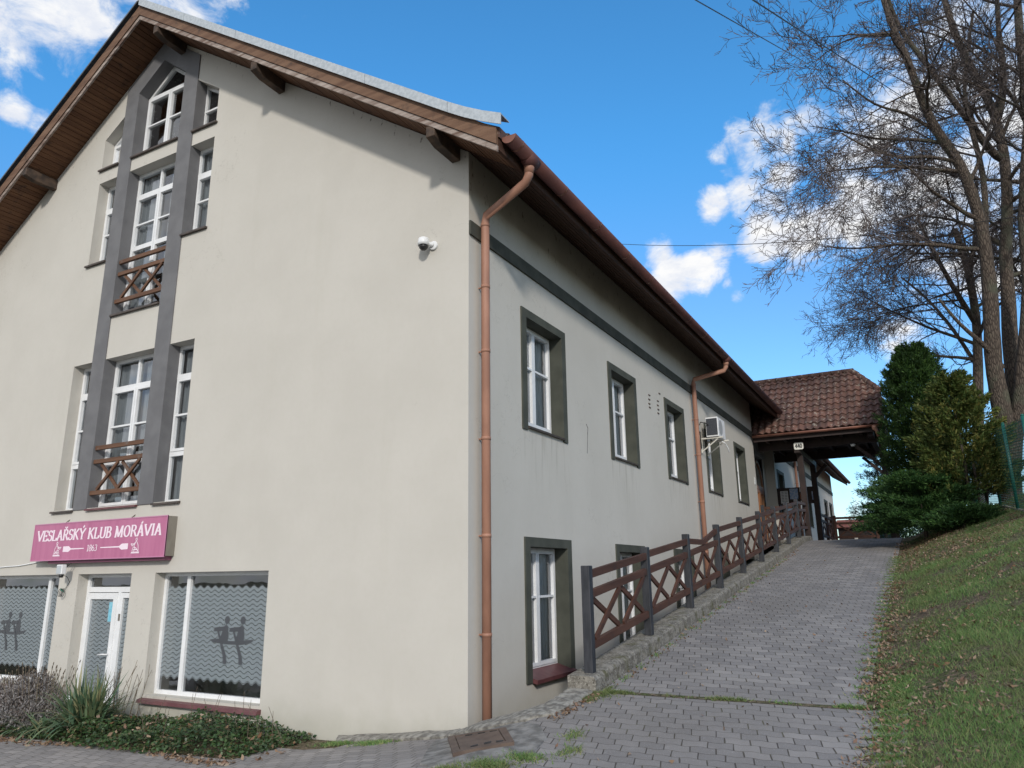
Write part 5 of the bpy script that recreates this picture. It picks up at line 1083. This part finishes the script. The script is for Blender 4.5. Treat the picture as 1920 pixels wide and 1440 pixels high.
# ------------------------------------------------------------------ flower bed in front of the gable
def mound(x, y):
    e = np.clip((x+9.5)/.5, 0, 1)*np.clip((-2.12-x)/.45, 0, 1)*np.clip((y+1.32-.12*np.sin(x*1.9))/.22, 0, 1)*np.clip((-.02-y)/.12, .55, 1)
    return (.17+.05*np.sin(x*2.7+y*3)+.05*np.sin(x*6.3+1))*e**.6*np.where(x > -3.4, 1.25, 1.)
n = 26000; x = rng.uniform(-9.5, -1.72, n); y = rng.uniform(-1.36, -.03, n); mz = mound(x, y)
k = mz > .03; x, y, mz = x[k], y[k], mz[k]; zb_ = gzv(x, y)+mz*rng.uniform(.35, 1.15, len(x))
P = np.stack([x, y, zb_], 1); Dv = unit(rng.normal(size=(len(x), 3))*np.array([1, 1, .45])+np.array([0, -.25, .25]))
L_ = rng.uniform(.03, .065, len(x)); nrm_ = unit(np.array([0, -.2, 1.])+rng.normal(size=(len(x), 3))*.45); sd = unit(np.cross(Dv, nrm_)); mid = P+Dv*(L_*.5)[:, None]; wd = (L_*.30)[:, None]
V = np.stack([P, mid+sd*wd, P+Dv*L_[:, None]-np.array([0, 0, .006]), mid-sd*wd], 1)
io = quads_obj('ground_cover', V, IVY, 4); tag(io, 'low dark green ground cover in the bed along the gable wall', 'ground cover', kind='stuff')
xs_ = rng.uniform(-8.5, -1.8, 240); ys_ = rng.uniform(-1.3, -.4, 240); V = leaf_scatter(xs_, ys_, rng.uniform(.02, .045, 240), .03, lambda x, y: gzv(x, y)+mound(x, y)*1.05); bl = quads_obj('bed_leaves', V, DLEAF, 4); tag(bl, 'curled brown dead leaves lying on the flower bed', 'leaves', kind='stuff')
n = 900; xs_ = rng.uniform(-9, -2, n); V = leaf_scatter(xs_, -1.30+.12*np.sin(xs_*1.9)*-1+rng.normal(0, .06, n), rng.uniform(.015, .04, n), .02); V
bl2 = quads_obj('edge_litter', V, DLEAF, 4); tag(bl2, 'brown litter along the front edge of the flower bed', 'leaves', kind='stuff')
# sword-leaved clump
def swords(name, label, loc, n, Lr, wr, mat, lean=(.15, 1.0), droop=.5):
    T_ = empty(name, loc); tag(T_, label, 'plant'); q = MB(); rnd = random.Random(int(abs(loc[0])*100))
    for i in range(n):
        a = rnd.uniform(0, 6.28); ln = rnd.uniform(*lean); L_ = rnd.uniform(*Lr); w_ = rnd.uniform(*wr); d_ = Vector((math.cos(a)*ln, math.sin(a)*ln, 1)).normalized(); p = Vector((rnd.gauss(0, .11), rnd.gauss(0, .08), 0)); sd_ = Vector((-math.sin(a+rnd.uniform(-.5, .5)), math.cos(a), 0)).normalized(); vs = []; m_ = 7
        for k in range(m_+1):
            t = k/m_; ww = w_*(math.sin(math.pi*min(.98, t*.75+.22))**.8)*(1-t**4); vs += [p-sd_*ww/2, p+sd_*ww/2]; d_ = (d_+Vector((0, 0, -droop*ln*.14*(1+t*2)))).normalized(); p = p+d_*L_/m_
        q.add(vs, [(2*k, 2*k+1, 2*k+3, 2*k+2) for k in range(m_)], True)
    q.build('leaves', mat, T_, fix=False); return T_
sp = at(205, 1345, -.85); gz0 = ground_z(-5.2, -.9)
swords('sword_leaf_plant', 'large clump of grey green sword shaped leaves in front of the white door', (-5.35, -.88, gz0+.08), 260, (.45, .90), (.028, .050), YUC, (.1, 1.3), .75)
swords('sword_leaf_plant', 'smaller drooping tuft of sword shaped leaves left of the large clump', (-6.05, -1.05, gz0+.0), 70, (.35, .6), (.02, .034), YUC, (.5, 1.6), .8)
# lavender bush with dry stalks
lv = empty('lavender_bush', (-7.0, -.75, ground_z(-7, -.75))); tag(lv, 'grey lavender bush with tall dry stalks left of the door', 'bush')
n = 15000; a = rng.uniform(0, 6.28, n); r_ = rng.random(n)**.5; hx = np.cos(a)*r_*.85; hy = np.sin(a)*r_*.45; top_h = .55*(1-r_**2)**.5*(1+.18*np.sin(hx*9))+.1; P = np.stack([hx, hy, top_h*rng.uniform(.4, 1.05, n)], 1); Dv = unit(np.stack([hx*.8, hy*.9, np.full(n, .5)], 1)+rng.normal(size=(n, 3))*.45)
quads_obj('foliage', orient_quads(P, Dv, rng.uniform(.03, .08, n), rng.uniform(.010, .022, n)), LAV, 4, lv)
q = MB(); rnd = random.Random(5)
for i in range(120):
    a0 = rnd.uniform(0, 6.28); r0 = rnd.random()**.5; p = Vector((math.cos(a0)*r0*.7+.15, math.sin(a0)*r0*.3, .3)); d_ = Vector((math.cos(a0)*r0*.35+rnd.gauss(0, .08), math.sin(a0)*r0*.3, 1)).normalized(); L_ = rnd.uniform(.25, .6) if p.x > .1 else rnd.uniform(.2, .5)
    e = p+d_*L_; q.tube([p, p.lerp(e, .5)+Vector((rnd.gauss(0, .01), 0, 0)), e], .0028, 3, caps=False); q.tube([e, e+d_*.035], [.008, .004], 4)
q.build('stalks', STALK, lv, fix=False)
q = MB()
for i in range(60): a0 = rnd.uniform(0, 6.28); e = Vector((math.cos(a0)*.6*rnd.random(), math.sin(a0)*.3*rnd.random(), .45)); q.tube([(0, 0, 0), e*.5, e], [.012, .008, .004], 4, caps=False)
q.build('branches', BARK, lv, fix=False)
# stray thin dry stems in the bed
ds = empty('dry_stems', (-5.3, -.5, ground_z(-5.3, -.5))); tag(ds, 'dry leafless twigs standing beside the white door', 'plant'); q = MB()
for i in range(16):
    p = Vector((rnd.uniform(-.25, .25), rnd.uniform(-.15, .15), 0)); d_ = Vector((rnd.gauss(.12, .15), 0, 1)).normalized(); pts = [p]
    for k in range(5): d_ = (d_+Vector((rnd.gauss(0, .1), rnd.gauss(0, .1), 0))).normalized(); pts.append(pts[-1]+d_*rnd.uniform(.12, .2))
    q.tube(pts, [.006, .005, .004, .004, .003, .003], 4, caps=False)
    for k in (2, 3, 4): q.tube([pts[k], pts[k]+Vector((rnd.gauss(0, .06), rnd.gauss(0, .03), .1))], .003, 3, caps=False)
q.build('twigs', STALK, ds, fix=False)
ds = empty('dry_stems', (-2.8, -.6, ground_z(-2.8, -.6))); tag(ds, 'few thin bare shoots rising from the ground cover below the right shop window', 'plant'); q = MB()
for i in range(22):
    p = Vector((rnd.uniform(-1.7, .75), rnd.uniform(-.5, .3), .1)); d_ = Vector((rnd.gauss(.1, .3), rnd.gauss(0, .2), 1)).normalized(); L_ = rnd.uniform(.2, .5); q = MB(); q.tube([p, p+d_*L_*.5, p+d_*L_+Vector((rnd.gauss(0, .04), 0, 0))], [.004, .003, .002], 4, caps=False); q.build('shoot', STALK, ds, fix=False)
# white planter
pt = empty('planter_pot', (-6.02, -.50, ground_z(-6.0, -.4)+.06)); tag(pt, 'white plastic planter pot in front of the white door', 'pot')
q = MB(); q.tube([(0, 0, 0), (0, 0, .34)], [.15, .21], 24); q.build('pot', WHITE, pt); q = MB(); q.tube([(0, 0, .335), (0, 0, .375)], [.235, .235], 24); q.build('rim', WHITE, pt, .006)

# ------------------------------------------------------------------ overhead wires
def wire(p, q_, sag, r, label):
    pts = [p.lerp(q_, t)+Vector((0, 0, -sag*4*t*(1-t))) for t in np.linspace(0, 1, 24)]; o = MB().tube(pts, r, 6).build('power_line', BLACKP); tag(o, label, 'cable', 'overhead wires')
def dirp(x, y, dist): return CAM + ray(x, y).normalized()*dist
wire(dirp(1190, -65, 11), dirp(1585, 160, 34), .0, .010, 'thinner overhead wire crossing the top edge of the sky')
wire(dirp(1250, -105, 9), dirp(1700, 187, 30), .0, .011, 'thicker overhead wire running down into the bare tree')
wire(dirp(1100, 453, 32), dirp(1950, 400, 22), .45, .010, 'thin overhead wire rising from behind the eave towards the trees')
